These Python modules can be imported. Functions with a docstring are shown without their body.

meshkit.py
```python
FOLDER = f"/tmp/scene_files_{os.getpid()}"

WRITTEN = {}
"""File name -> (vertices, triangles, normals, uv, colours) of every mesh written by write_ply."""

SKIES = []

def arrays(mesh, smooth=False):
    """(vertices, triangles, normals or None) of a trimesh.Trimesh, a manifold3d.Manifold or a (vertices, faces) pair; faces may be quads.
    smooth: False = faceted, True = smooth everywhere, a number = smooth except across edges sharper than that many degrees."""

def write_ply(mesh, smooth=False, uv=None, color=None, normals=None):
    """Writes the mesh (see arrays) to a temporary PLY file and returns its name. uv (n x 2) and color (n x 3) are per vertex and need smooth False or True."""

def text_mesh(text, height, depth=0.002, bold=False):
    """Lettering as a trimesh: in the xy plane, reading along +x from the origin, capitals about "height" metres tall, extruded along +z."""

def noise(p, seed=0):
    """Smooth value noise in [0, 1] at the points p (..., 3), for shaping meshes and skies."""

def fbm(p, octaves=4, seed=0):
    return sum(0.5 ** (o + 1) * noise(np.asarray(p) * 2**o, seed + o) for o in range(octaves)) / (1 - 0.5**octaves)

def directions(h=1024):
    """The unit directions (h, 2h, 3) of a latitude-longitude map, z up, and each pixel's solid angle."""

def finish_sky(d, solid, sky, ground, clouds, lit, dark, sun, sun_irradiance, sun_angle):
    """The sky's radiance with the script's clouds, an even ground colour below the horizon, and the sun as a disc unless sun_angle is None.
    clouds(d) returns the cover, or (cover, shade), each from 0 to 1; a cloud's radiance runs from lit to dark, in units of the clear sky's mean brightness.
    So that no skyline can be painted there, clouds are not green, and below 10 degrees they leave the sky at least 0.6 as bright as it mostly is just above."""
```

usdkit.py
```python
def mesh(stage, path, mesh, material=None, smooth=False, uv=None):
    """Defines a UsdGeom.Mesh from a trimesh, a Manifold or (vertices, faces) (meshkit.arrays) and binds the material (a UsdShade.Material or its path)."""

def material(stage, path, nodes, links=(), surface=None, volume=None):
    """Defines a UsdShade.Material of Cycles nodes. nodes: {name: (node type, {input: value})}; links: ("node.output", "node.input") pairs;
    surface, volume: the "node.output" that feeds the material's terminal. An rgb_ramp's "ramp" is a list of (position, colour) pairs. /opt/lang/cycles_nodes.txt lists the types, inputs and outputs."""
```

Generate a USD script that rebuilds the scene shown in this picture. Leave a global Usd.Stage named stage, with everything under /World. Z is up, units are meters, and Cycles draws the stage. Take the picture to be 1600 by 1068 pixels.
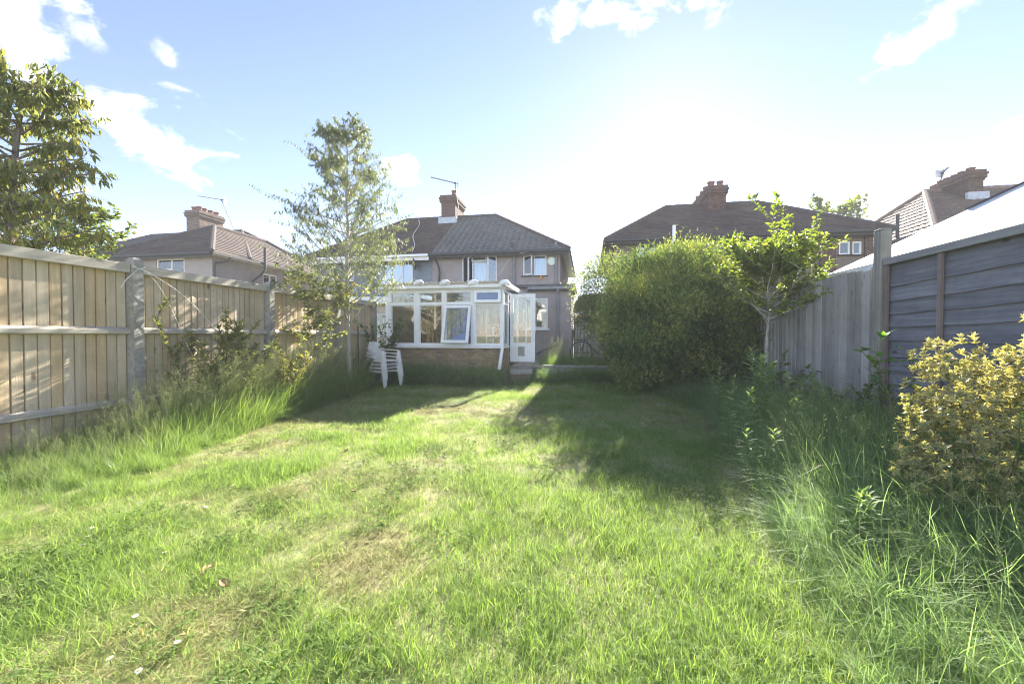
import math
import numpy as np
import trimesh
import shapely
from shapely.geometry import Polygon, box as sbox
import meshkit, usdkit
from pxr import Usd, UsdGeom, UsdLux, UsdShade, Gf, Sdf, Vt

stage = Usd.Stage.CreateInMemory()
UsdGeom.SetStageUpAxis(stage, 'Z')
UsdGeom.SetStageMetersPerUnit(stage, 1.0)
world = UsdGeom.Xform.Define(stage, '/World')
stage.SetDefaultPrim(world.GetPrim())
UsdGeom.Scope.Define(stage, '/World/Looks')

# ---------------------------------------------------------------- camera
FOCAL, EYE, YAW, PITCH = 650.0, np.array([0.0, 0.0, 1.28]), math.radians(10.2), math.radians(-0.97)
EXPOSURE = 2.82
cam = UsdGeom.Camera.Define(stage, '/World/camera')
cam.CreateHorizontalApertureAttr(36.0)
cam.CreateVerticalApertureAttr(36.0 * 683 / 1024)
cam.CreateFocalLengthAttr(36.0 * FOCAL / 1600)
cam.CreateClippingRangeAttr((0.05, 3000.0))
cam.CreateExposureAttr(EXPOSURE)
cam.AddTranslateOp().Set(Gf.Vec3d(*map(float, EYE)))
cam.AddRotateXYZOp().Set(Gf.Vec3f(90 + math.degrees(PITCH), 0, math.degrees(YAW)))

# ---------------------------------------------------------------- sky and sun
SUN_AZ, SUN_EL = math.radians(10.0), math.radians(26.8)      # azimuth to the right of +Y
SKY_STRENGTH, SUN_INTENSITY = 0.052, 0.95
sun_dir = np.array([math.sin(SUN_AZ) * math.cos(SUN_EL), math.cos(SUN_AZ) * math.cos(SUN_EL), math.sin(SUN_EL)])
sun = UsdLux.DistantLight.Define(stage, '/World/sun')
sun.CreateIntensityAttr(SUN_INTENSITY)
sun.CreateAngleAttr(0.53)
sun.CreateNormalizeAttr(True)
sun.CreateColorAttr(Gf.Vec3f(1.0, 0.93, 0.82))
sun.AddRotateXYZOp().Set(Gf.Vec3f(math.degrees(SUN_EL) - 90, 0, -math.degrees(SUN_AZ)) + Gf.Vec3f(0, 0, 0))


def sky_direction(px_az, el):
    a, e = math.radians(px_az), math.radians(el)
    return np.array([math.sin(a) * math.cos(e), math.cos(a) * math.cos(e), math.sin(e)])


# clouds: (azimuth right of +Y, elevation, half width, half height in degrees, tilt in degrees, amount)
CLOUDS = [
    (-52.5, 21.2, 9.6, 5.6, -16, 1.0), (-57.3, 13.6, 3.4, 1.3, -8, .8), (-60.0, 26.0, 5.5, 4.6, 10, .95),
    (-56.0, 26.6, 3.6, 1.6, -30, .5), (-49.4, 27.2, 2.6, 1.5, -25, .6), (-25.7, 21.0, 5.2, 3.3, 8, .85),
    (5.7, 37.0, 12.0, 3.6, -3, 1.0), (33.9, 27.2, 6.0, 2.4, 30, .9), (38.0, 31.5, 3.5, 1.3, 15, .5),
    (39.8, 17.4, 2.4, 1.1, 25, .7), (35.0, 14.6, 10.0, 3.0, 6, .75),
    (6.0, 12.0, 18.0, 5.0, 0, .4), (-30, 9, 5, 2.0, 0, .35), 
]
_cr = np.random.default_rng(4)
for _az in range(75, 290, 12):        # the same scattered fair-weather cloud all round
    _w = _cr.uniform(5, 13)
    CLOUDS.append((_az + _cr.uniform(-5, 5), _cr.uniform(12, 62), _w, _w * _cr.uniform(.3, .5), _cr.uniform(-20, 20), 1.0))
CLOUD_RADIANCE = 5.0


def build_sky():
    n = {'tc': ('texture_coordinate', {}),
         'sky': ('sky_texture', {'sky_type': 'single_scattering', 'sun_disc': False, 'sun_elevation': SUN_EL, 'sun_rotation': SUN_AZ,
                                 'altitude': 60.0, 'air_density': 1.0, 'aerosol_density': 0.05, 'ozone_density': 1.5}),
         'mp': ('mapping', {'scale': (12.0, 12.0, 20.0)}),
         'nz': ('noise_texture', {'scale': 1.0, 'detail': 9.0, 'roughness': 0.6, 'distortion': 0.35}),
         'nk': ('math', {'math_type': 'multiply_add', 'value2': 4.2, 'value3': -2.1})}
    l = [('tc.generated', 'mp.vector'), ('mp.vector', 'nz.vector'), ('nz.fac', 'nk.value1')]
    last = None
    for i, (az, el, w, h, tilt, amt) in enumerate(CLOUDS):
        c = sky_direction(az, el)
        t1 = np.array([math.cos(math.radians(az)), -math.sin(math.radians(az)), 0.0])
        t2 = np.cross(t1, c)
        k = math.radians(tilt)
        a, b = t1 * math.cos(k) + t2 * math.sin(k), -t1 * math.sin(k) + t2 * math.cos(k)
        a, b = a / math.radians(w), b / math.radians(h)
        x = f'c{i}'
        n[x + 'a'] = ('vector_math', {'math_type': 'dot_product', 'vector2': a})
        n[x + 'b'] = ('vector_math', {'math_type': 'dot_product', 'vector2': b})
        n[x + 'c'] = ('vector_math', {'math_type': 'dot_product', 'vector2': c})
        n[x + 'a2'] = ('math', {'math_type': 'multiply'})
        n[x + 'ab'] = ('math', {'math_type': 'multiply_add'})
        n[x + 's'] = ('math', {'math_type': 'subtract', 'value1': 0.58})
        n[x + 'n'] = ('math', {'math_type': 'add'})
        n[x + 'r'] = ('map_range', {'range_type': 'smoothstep', 'from_min': 0.0, 'from_max': 0.85, 'to_min': 0.0, 'to_max': amt, 'clamp': True})
        n[x + 'f'] = ('math', {'math_type': 'greater_than', 'value2': 0.3})
        n[x + 'm'] = ('math', {'math_type': 'multiply'})
        for q in 'abc':
            l.append(('tc.generated', f'{x}{q}.vector1'))
        l += [(x + 'a.value', x + 'a2.value1'), (x + 'a.value', x + 'a2.value2'), (x + 'b.value', x + 'ab.value1'), (x + 'b.value', x + 'ab.value2'),
              (x + 'a2.value', x + 'ab.value3'), (x + 'ab.value', x + 's.value2'), (x + 's.value', x + 'n.value1'), ('nk.value', x + 'n.value2'),
              (x + 'n.value', x + 'r.value'), (x + 'c.value', x + 'f.value1'), (x + 'f.value', x + 'm.value1'), (x + 'r.result', x + 'm.value2')]
        if last is None:
            last = x + 'm.value'
        else:
            n[x + 'x'] = ('math', {'math_type': 'maximum'})
            l += [(last, x + 'x.value1'), (x + 'm.value', x + 'x.value2')]
            last = x + 'x.value'
    n['wb'] = ('mix', {'mix_type': 'multiply', 'fac': 1.0, 'color2': (.78, .685, .745)})
    n['mix'] = ('mix', {'mix_type': 'mix', 'color2': (CLOUD_RADIANCE, CLOUD_RADIANCE, CLOUD_RADIANCE * 1.02)})
    n['bg'] = ('background_shader', {'strength': SKY_STRENGTH})
    l += [(last, 'mix.fac'), ('sky.color', 'wb.color1'), ('wb.color', 'mix.color1'), ('mix.color', 'bg.color')]
    m = usdkit.material(stage, '/World/Looks/sky_material', n, l, surface='bg.background')
    dome = UsdLux.DomeLight.Define(stage, '/World/sky')
    dome.CreateIntensityAttr(1.0)
    UsdShade.MaterialBindingAPI.Apply(dome.GetPrim()).Bind(m)
    dome.GetPrim().SetCustomDataByKey('kind', 'structure')


build_sky()

# ---------------------------------------------------------------- helpers
RNG = np.random.default_rng(7)
NAMES = {}
UP = np.array([0.0, 0, 1])
_f = np.array([-math.sin(YAW) * math.cos(PITCH), math.cos(YAW) * math.cos(PITCH), math.sin(PITCH)])
_r = np.array([math.cos(YAW), math.sin(YAW), 0.0])
_u = np.cross(_r, _f)


def ray(px, py):
    return _f + _r * (px - 800) / FOCAL + _u * (534 - py) / FOCAL


def at_y(px, py, y):
    """The point of the plane Y = y that a point of the photograph shows: used to measure places and sizes."""
    d = ray(px, py)
    return EYE + d * (y - EYE[1]) / d[1]


def at_x(px, py, x):
    d = ray(px, py)
    return EYE + d * (x - EYE[0]) / d[0]


def gz(x, y):
    """Height of the lawn."""
    x, y = np.asarray(x, float), np.asarray(y, float)
    p = np.stack([x * 0.55, y * 0.55, np.zeros_like(x) + 3.1], -1)
    q = np.stack([x * 2.1, y * 2.1, np.zeros_like(x) + 9.1], -1)
    return (meshkit.noise(p, 3) - 0.5) * 0.10 + (meshkit.noise(q, 5) - 0.5) * 0.03


def numbered(parent, name):
    k = NAMES.setdefault((parent, name), 0)
    NAMES[(parent, name)] += 1
    return name if k == 0 else f'{name}_{k:03d}'


class Thing:
    def __init__(self, path, base):
        self.path, self.base = path, np.asarray(base, float)


def say(prim, label=None, cat=None, group=None, kind=None):
    for k, v in (('label', label), ('category', cat), ('group', group), ('kind', kind)):
        if v:
            prim.SetCustomDataByKey(k, v)


def thing(name, label, cat, base=(0, 0, 0), group=None, kind=None):
    path = '/World/' + numbered('/World', name)
    x = UsdGeom.Xform.Define(stage, path)
    x.AddTranslateOp().Set(Gf.Vec3d(*map(float, base)))
    say(x.GetPrim(), label, cat, group, kind)
    return Thing(path, base)


def holder(parent, name, label=None):
    path = parent.path + '/' + numbered(parent.path, name)
    x = UsdGeom.Xform.Define(stage, path)
    say(x.GetPrim(), label)
    return Thing(path, parent.base)


def cat_mesh(parts):
    vs, fs, n = [], [], 0
    for p in parts:
        v, f, _ = meshkit.arrays(p)
        vs.append(v)
        fs.append(np.asarray(f) + n)
        n += len(v)
    return np.vstack(vs), np.vstack(fs)


def obj(name, mesh, mat, parent=None, label=None, cat=None, group=None, kind=None, smooth=False, tone=None):
    """One Mesh prim, given in world coordinates, under its parent or under /World."""
    if isinstance(mesh, list):
        mesh = cat_mesh(mesh)
    v, f, _ = meshkit.arrays(mesh)
    root = parent.path if parent else '/World'
    if parent:
        v = v - parent.base
    path = root + '/' + numbered(root, name)
    m = usdkit.mesh(stage, path, (v, f), mat, smooth=smooth)
    if tone is not None:
        UsdGeom.PrimvarsAPI(m).CreatePrimvar('tone', Sdf.ValueTypeNames.FloatArray, 'vertex').Set(Vt.FloatArray.FromNumpy(np.asarray(tone, np.float32)))
    say(m.GetPrim(), label, cat, group, kind)
    return m


def bx(x0, x1, y0, y1, z0, z1, bevel=0.0):
    if bevel:
        p = np.array([[a, b, c] for a in (x0, x1) for b in (y0, y1) for c in (z0, z1)], float)
        c = p.mean(0)
        pts = []
        for q in p:
            s = np.sign(q - c)
            for k in range(3):
                e = -s * bevel
                e[k] = 0
                pts.append(q + e)
        return trimesh.convex.convex_hull(np.array(pts))
    m = trimesh.creation.box([x1 - x0, y1 - y0, z1 - z0])
    m.apply_translation([(x0 + x1) / 2, (y0 + y1) / 2, (z0 + z1) / 2])
    return m


def bar(a, b, w, h, up=UP):
    """A box from a to b, w wide and h high."""
    a, b = np.asarray(a, float), np.asarray(b, float)
    d = b - a
    L = np.linalg.norm(d)
    d = d / L
    s = np.cross(d, up)
    s /= np.linalg.norm(s)
    t = np.cross(s, d)
    m = trimesh.creation.box([L, w, h])
    M = np.eye(4)
    M[:3, 0], M[:3, 1], M[:3, 2], M[:3, 3] = d, s, t, (a + b) / 2
    m.apply_transform(M)
    return m


def tube(pts, r, n=7, cap=True):
    pts = np.asarray(pts, float)
    r = np.broadcast_to(np.asarray(r, float), (len(pts),))
    t = np.gradient(pts, axis=0)
    t /= np.linalg.norm(t, axis=1, keepdims=True) + 1e-12
    ref = np.array([0.31, 0.17, 0.93]) if abs(t[0][2]) < 0.9 else np.array([1.0, 0.1, 0.05])
    u = np.cross(t, ref)
    u /= np.linalg.norm(u, axis=1, keepdims=True) + 1e-12
    w = np.cross(t, u)
    a = np.linspace(0, 2 * np.pi, n, endpoint=False)
    v = (pts[:, None] + r[:, None, None] * (np.cos(a)[None, :, None] * u[:, None] + np.sin(a)[None, :, None] * w[:, None])).reshape(-1, 3)
    i, j = np.meshgrid(np.arange(len(pts) - 1), np.arange(n), indexing='ij')
    k = (j + 1) % n
    q = np.stack([i * n + j, i * n + k, (i + 1) * n + k, (i + 1) * n + j], -1).reshape(-1, 4)
    f = np.vstack([q[:, [0, 2, 1]], q[:, [0, 3, 2]]])
    if cap:
        v = np.vstack([v, pts[:1], pts[-1:]])
        c0, c1 = len(v) - 2, len(v) - 1
        j = np.arange(n)
        k = (j + 1) % n
        f = np.vstack([f, np.stack([np.full(n, c0), j, k], 1), np.stack([np.full(n, c1), (len(pts) - 1) * n + k, (len(pts) - 1) * n + j], 1)])
    return v, f


def lathe(profile, at, n=16):
    """profile: (radius, height) pairs."""
    m = trimesh.creation.revolve(np.array(profile, float), sections=n)
    m.apply_translation(at)
    return m


def plate_y(poly, y, t):
    """A flat piece in the plane Y = y facing the camera, from its outline in x and z, t thick away from it."""
    out = []
    for g in getattr(poly, 'geoms', [poly]):
        m = trimesh.creation.extrude_polygon(g, t, engine='earcut')
        v = np.asarray(m.vertices)
        out.append((np.stack([v[:, 0], y + t - v[:, 2], v[:, 1]], 1), np.asarray(m.faces)))
    return cat_mesh(out)


def plate_x(poly, x, t):
    """A flat piece in the plane X = x from its outline in y and z, t thick towards +X."""
    out = []
    for g in getattr(poly, 'geoms', [poly]):
        m = trimesh.creation.extrude_polygon(g, t, engine='earcut')
        v = np.asarray(m.vertices)
        out.append((np.stack([x + v[:, 2], v[:, 0], v[:, 1]], 1), np.asarray(m.faces)))
    return cat_mesh(out)


def rot_about(mesh, axis, deg, at):
    v, f, _ = meshkit.arrays(mesh)
    M = trimesh.transformations.rotation_matrix(math.radians(deg), axis, at)
    return v @ M[:3, :3].T + M[:3, 3], f


# ---------------------------------------------------------------- materials
def mk(name, c1, c2, scale=6.0, rough=0.8, bump=0.0, stretch=(1, 1, 1), detail=4.0, c3=None, scale2=None, amt2=0.35, spec=0.3, metallic=0.0, dist=0.02, lo=.3, hi=.7):
    n = {'g': ('geometry', {}), 'm': ('mapping', {'scale': stretch}), 'n': ('noise_texture', {'scale': scale, 'detail': detail, 'roughness': 0.6}),
         'r': ('rgb_ramp', {'ramp': [(lo, c1), (hi, c2)]}), 'p': ('principled_bsdf', {'roughness': rough, 'specular_ior_level': spec, 'metallic': metallic})}
    l = [('g.position', 'm.vector'), ('m.vector', 'n.vector'), ('n.fac', 'r.fac')]
    col = 'r.color'
    if c3 is not None:
        n['n2'] = ('noise_texture', {'scale': scale2 or scale / 6, 'detail': 5.0, 'roughness': 0.65})
        n['r2'] = ('rgb_ramp', {'ramp': [(0.42, (0, 0, 0)), (0.68, (amt2,) * 3)]})
        n['x'] = ('mix', {'mix_type': 'mix', 'color2': c3})
        l += [('g.position', 'n2.vector'), ('n2.fac', 'r2.fac'), ('r2.color', 'x.fac'), (col, 'x.color1')]
        col = 'x.color'
    l.append((col, 'p.base_color'))
    if bump:
        n['b'] = ('bump', {'strength': bump, 'distance': dist})
        l += [('n.fac', 'b.height'), ('b.normal', 'p.normal')]
    return usdkit.material(stage, '/World/Looks/' + name, n, l, surface='p.BSDF')


def wood(name, c1, c2, axis, knot=(.10, .06, .035), knots=0.75, stain=None, rough=0.85):
    """Sawn boards with grain along one axis, knots and weathering."""
    st = {'z': (26, 26, 1.1), 'y': (26, 1.1, 26), 'x': (1.1, 26, 26)}[axis]
    ks = {'z': (5.5, 5.5, 2.4), 'y': (5.5, 2.4, 5.5), 'x': (2.4, 5.5, 5.5)}[axis]
    n = {'g': ('geometry', {}), 'm': ('mapping', {'scale': st}), 'n': ('noise_texture', {'scale': 1.0, 'detail': 5.0, 'roughness': 0.62, 'distortion': 0.4}),
         'r': ('rgb_ramp', {'ramp': [(0.28, c1), (0.55, [(a + b) / 2 for a, b in zip(c1, c2)]), (0.74, c2)]}),
         'km': ('mapping', {'scale': ks}), 'v': ('voronoi_texture', {'scale': 1.0, 'randomness': 1.0}),
         'kr': ('rgb_ramp', {'ramp': [(0.07, (knots,) * 3), (0.15, (0, 0, 0))]}), 'kx': ('mix', {'mix_type': 'mix', 'color2': knot}),
         'n2': ('noise_texture', {'scale': 1.7, 'detail': 5.0, 'roughness': 0.7}), 'r2': ('rgb_ramp', {'ramp': [(0.4, (0, 0, 0)), (0.72, (.5, .5, .5))]}),
         'sx': ('mix', {'mix_type': 'mix', 'color2': stain or [a * .62 for a in c1]}),
         'b': ('bump', {'strength': 0.35, 'distance': 0.008}), 'p': ('principled_bsdf', {'roughness': rough, 'specular_ior_level': 0.2})}
    l = [('g.position', 'm.vector'), ('m.vector', 'n.vector'), ('n.fac', 'r.fac'), ('g.position', 'km.vector'), ('km.vector', 'v.vector'), ('v.distance', 'kr.fac'),
         ('kr.color', 'kx.fac'), ('r.color', 'kx.color1'), ('g.position', 'n2.vector'), ('n2.fac', 'r2.fac'), ('r2.color', 'sx.fac'), ('kx.color', 'sx.color1'),
         ('sx.color', 'p.base_color'), ('n.fac', 'b.height'), ('b.normal', 'p.normal')]
    return usdkit.material(stage, '/World/Looks/' + name, n, l, surface='p.BSDF')


def leafmat(name, stops, trans, tf=0.45, rough=0.5, spec=0.35, nscale=2.5, namt=0.35, dark=None):
    """Foliage: colour by the mesh's own tone value and by place, with light passing through."""
    n = {'a': ('attribute', {'attribute': 'tone'}), 'g': ('geometry', {}), 'n': ('noise_texture', {'scale': nscale, 'detail': 3.0}),
         'mm': ('math', {'math_type': 'multiply_add', 'value2': namt * 2, 'value3': -namt}), 'ad': ('math', {'math_type': 'add', 'use_clamp': True}),
         'r': ('rgb_ramp', {'ramp': stops}), 'p': ('principled_bsdf', {'roughness': rough, 'specular_ior_level': spec}),
         'tr': ('translucent_bsdf', {}), 'tx': ('mix', {'mix_type': 'multiply', 'fac': 1.0, 'color2': trans}), 'mx': ('mix_closure', {'fac': tf})}
    l = [('g.position', 'n.vector'), ('n.fac', 'mm.value1'), ('mm.value', 'ad.value1'), ('a.fac', 'ad.value2'), ('ad.value', 'r.fac'), ('r.color', 'p.base_color'),
         ('r.color', 'tx.color1'), ('tx.color', 'tr.color'), ('p.BSDF', 'mx.closure1'), ('tr.BSDF', 'mx.closure2')]
    return usdkit.material(stage, '/World/Looks/' + name, n, l, surface='mx.closure')


def glassmat(name, tint=(0.92, 0.96, 0.95), ior=1.9, base=0.0):
    n = {'t': ('transparent_bsdf', {'color': tint}), 'gl': ('glossy_bsdf', {'color': (1, 1, 1), 'roughness': 0.015}), 'f': ('fresnel', {'IOR': ior}),
         'ad': ('math', {'math_type': 'add', 'value2': base, 'use_clamp': True}), 'x': ('mix_closure', {})}
    return usdkit.material(stage, '/World/Looks/' + name, n, [('f.fac', 'ad.value1'), ('ad.value', 'x.fac'), ('t.BSDF', 'x.closure1'), ('gl.BSDF', 'x.closure2')], surface='x.closure')


def brickmat(name, c1, c2, mortar, plane='xz', bump=0.6, w=0.225, h=0.075):
    """Far-off brickwork."""
    n = {'g': ('geometry', {}), 's': ('separate_xyz', {}), 'ax': ('math', {'math_type': 'add'}), 'c': ('combine_xyz', {}),
         'b': ('brick_texture', {'color1': c1, 'color2': c2, 'mortar': mortar, 'scale': 1.0, 'brick_width': w, 'row_height': h, 'mortar_size': 0.008, 'bias': -0.1, 'mortar_smooth': 0.2}),
         'n': ('noise_texture', {'scale': 9.0, 'detail': 5.0}), 'r': ('rgb_ramp', {'ramp': [(0.3, (.55, .55, .55)), (0.7, (1.15, 1.15, 1.15))]}), 'x': ('mix', {'mix_type': 'multiply', 'fac': 1.0}),
         'bp': ('bump', {'strength': bump, 'distance': 0.01, 'invert': True}), 'p': ('principled_bsdf', {'roughness': 0.9, 'specular_ior_level': 0.2})}
    l = [('g.position', 's.vector'), ('s.x', 'ax.value1'), ('s.y', 'ax.value2'), ('ax.value', 'c.x'), ('s.z', 'c.y'), ('c.vector', 'b.vector'), ('g.position', 'n.vector'),
         ('n.fac', 'r.fac'), ('b.color', 'x.color1'), ('r.color', 'x.color2'), ('x.color', 'p.base_color'), ('b.fac', 'bp.height'), ('bp.normal', 'p.normal')]
    return usdkit.material(stage, '/World/Looks/' + name, n, l, surface='p.BSDF')


M = {}
M['soil'] = mk('lawn_soil', (.16, .18, .07), (.30, .29, .14), 14, .95, .6, c3=(.36, .31, .18), scale2=1.3, amt2=.8)
M['upvc'] = mk('white_upvc', (.74, .75, .74), (.82, .82, .81), 3, .35, 0, c3=(.55, .55, .50), scale2=5, amt2=.25, spec=.5)
M['plastic'] = mk('white_plastic', (.70, .70, .68), (.80, .80, .79), 4, .42, .05, c3=(.48, .48, .42), scale2=9, amt2=.4, spec=.5)
M['pebble'] = mk('pebbledash', (.24, .20, .185), (.50, .44, .41), 70, .95, .9, detail=3, c3=(.24, .22, .205), scale2=1.4, amt2=.75, dist=.02)
M['pebble_brown'] = mk('brown_pebbledash', (.13, .10, .085), (.27, .215, .185), 70, .95, .9, detail=3, c3=(.12, .10, .09), scale2=1.2, amt2=.6)
M['cream'] = mk('cream_render', (.50, .43, .30), (.62, .55, .41), 8, .9, .3, c3=(.36, .31, .22), scale2=1.2, amt2=.4)
M['greyclad'] = mk('grey_render', (.17, .20, .23), (.25, .28, .31), 5, .8, .2, c3=(.12, .14, .17), scale2=1.5, amt2=.5)
M['render_grey'] = mk('grey_rough_render', (.33, .30, .28), (.46, .42, .39), 30, .9, .5, c3=(.24, .22, .2), scale2=2, amt2=.5)
M['black'] = mk('black_plastic', (.018, .018, .02), (.035, .035, .038), 6, .45, .1, c3=(.09, .09, .085), scale2=8, amt2=.3, spec=.4)
M['greypipe'] = mk('grey_pipe', (.16, .165, .17), (.24, .24, .245), 6, .5, .1)
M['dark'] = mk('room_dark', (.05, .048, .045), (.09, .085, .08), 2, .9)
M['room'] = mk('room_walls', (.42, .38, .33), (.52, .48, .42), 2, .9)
M['net'] = mk('net_curtain', (.62, .66, .70), (.78, .80, .82), 3, .9, .3, stretch=(9, 9, .6))
M['curtain_blue'] = mk('blue_curtain', (.10, .12, .26), (.22, .25, .42), 2, .9, .5, stretch=(12, 12, .5))
M['curtain_rust'] = mk('patterned_curtain', (.30, .07, .035), (.45, .36, .22), 16, .9, .3, c3=(.12, .16, .07), scale2=11, amt2=.9)
M['red'] = mk('red_cloth', (.35, .03, .03), (.5, .06, .05), 5, .8)
M['felt'] = mk('roof_felt', (.045, .045, .05), (.10, .10, .105), 9, .9, .5, c3=(.16, .15, .12), scale2=4, amt2=.5)
M['lead'] = mk('lead_flashing', (.33, .37, .42), (.46, .50, .55), 6, .6, .2)
M['tile_brown'] = mk('brown_clay_tile', (.046, .034, .031), (.105, .074, .064), 5.5, .85, .6, detail=6, c3=(.20, .165, .11), scale2=1.0, amt2=.35)
M['tile_grey'] = mk('grey_concrete_tile', (.075, .075, .072), (.15, .148, .14), 6, .85, .6, detail=6, c3=(.22, .20, .14), scale2=.9, amt2=.4)
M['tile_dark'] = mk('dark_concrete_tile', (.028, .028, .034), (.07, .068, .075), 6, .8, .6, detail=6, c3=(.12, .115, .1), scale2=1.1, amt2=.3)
M['tile_red'] = mk('red_brown_concrete_tile', (.10, .065, .052), (.185, .125, .098), 6, .85, .6, detail=6, c3=(.20, .18, .12), scale2=1.2, amt2=.4)
M['ridge'] = mk('ridge_tile', (.17, .11, .09), (.27, .19, .155), 7, .9, .5)
M['ridge_dark'] = mk('dark_ridge_tile', (.055, .044, .041), (.10, .08, .073), 7, .9, .5)
M['brick_red'] = brickmat('red_brick', (.15, .078, .058), (.085, .05, .042), (.18, .16, .145))
M['brick_yellow'] = brickmat('weathered_brick', (.21, .15, .115), (.125, .085, .065), (.19, .17, .145))
M['brick_dark'] = brickmat('sooty_brick', (.10, .058, .045), (.16, .085, .06), (.11, .10, .09))
for i, (a, b) in enumerate([((.19, .135, .075), (.36, .265, .155)), ((.25, .17, .10), (.42, .31, .19)), ((.15, .11, .075), (.30, .23, .16)), ((.30, .19, .095), (.46, .32, .18))]):
    M[f'stock_brick{i}'] = mk(f'stock_brick_{i}', a, b, 18, .92, .5, c3=(.11, .10, .07), scale2=5, amt2=.5)
M['mortar'] = mk('mortar', (.24, .21, .17), (.34, .31, .26), 22, .95, .4)
M['terracotta'] = mk('chimney_pot', (.13, .065, .05), (.26, .13, .09), 9, .9, .3)
M['concrete'] = mk('concrete', (.26, .25, .225), (.40, .385, .35), 20, .9, .4, c3=(.19, .19, .15), scale2=3, amt2=.6)
M['paving'] = mk('paving', (.25, .24, .22), (.38, .365, .33), 16, .92, .4, c3=(.16, .16, .12), scale2=2.2, amt2=.6)
for i, (a, b) in enumerate([((0.47, 0.372, 0.249), (0.672, 0.567, 0.409)), ((0.516, 0.422, 0.298), (0.717, 0.622, 0.456)), ((0.404, 0.328, 0.223), (0.605, 0.506, 0.362)), ((0.536, 0.395, 0.234), (0.717, 0.567, 0.367))]):
    M[f'board{i}'] = wood(f'fence_board_{i}', a, b, 'z')
    M[f'grey_board{i}'] = wood(f'weathered_board_{i}', [(.21 + .05 * i) * k for k in (1.03, 1, .94)], [(.36 + .04 * i) * k for k in (1.02, 1, .93)], 'z', knot=(.05, .05, .05), knots=.6)
    M[f'slat{i}'] = wood(f'overlap_slat_{i}', [x * (.8 + .1 * i) for x in (.115, .12, .14)], [x * (.8 + .1 * i) for x in (.25, .255, .28)], 'y', knot=(.02, .02, .02), knots=.8, stain=(.05, .058, .075))
M['rail'] = wood('fence_rail', (.42, .38, .31), (.62, .58, .49), 'y')
M['grey_rail'] = wood('weathered_rail', (.17, .175, .175), (.32, .325, .32), 'y', knot=(.05, .05, .05))
M['grey_post'] = wood('weathered_post', (.17, .165, .14), (.34, .335, .29), 'z', knot=(.05, .05, .045))
M['batten'] = wood('fence_batten', (.14, .11, .10), (.25, .205, .185), 'z', knot=(.05, .04, .04))
M['sheet'] = leafmat('corrugated_sheet', [(0, (.42, .42, .40)), (1, (.58, .58, .55))], (1, 1, 1), .55, .5, .3)
M['canvas'] = mk('white_canvas', (.66, .68, .72), (.78, .79, .82), 2, .6, .15, c3=(.50, .52, .55), scale2=1.5, amt2=.4)
M['navy'] = mk('navy_trim', (.02, .025, .05), (.04, .045, .08), 5, .7)
M['metal'] = mk('painted_metal', (.03, .03, .032), (.06, .06, .06), 10, .5, .1, spec=.5)
M['alu'] = mk('aluminium', (.45, .45, .46), (.6, .6, .6), 10, .4, 0, metallic=.8)
M['rubber'] = mk('tyre_rubber', (.02, .02, .02), (.04, .04, .04), 12, .8)
M['string'] = mk('white_string', (.6, .58, .52), (.75, .73, .68), 40, .9)
M['green_dish'] = mk('alarm_box', (.62, .72, .62), (.7, .8, .7), 4, .5)
M['orange'] = mk('orange_plastic', (.7, .32, .04), (.85, .45, .08), 6, .5)
M['bark'] = mk('bark', (.10, .085, .065), (.24, .21, .165), 14, .95, .8, stretch=(4, 4, .7))
M['bark_pale'] = mk('pale_bark', (.27, .25, .20), (.48, .45, .37), 16, .9, .6, stretch=(3, 3, .8), c3=(.15, .14, .11), scale2=7, amt2=.6)
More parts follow.
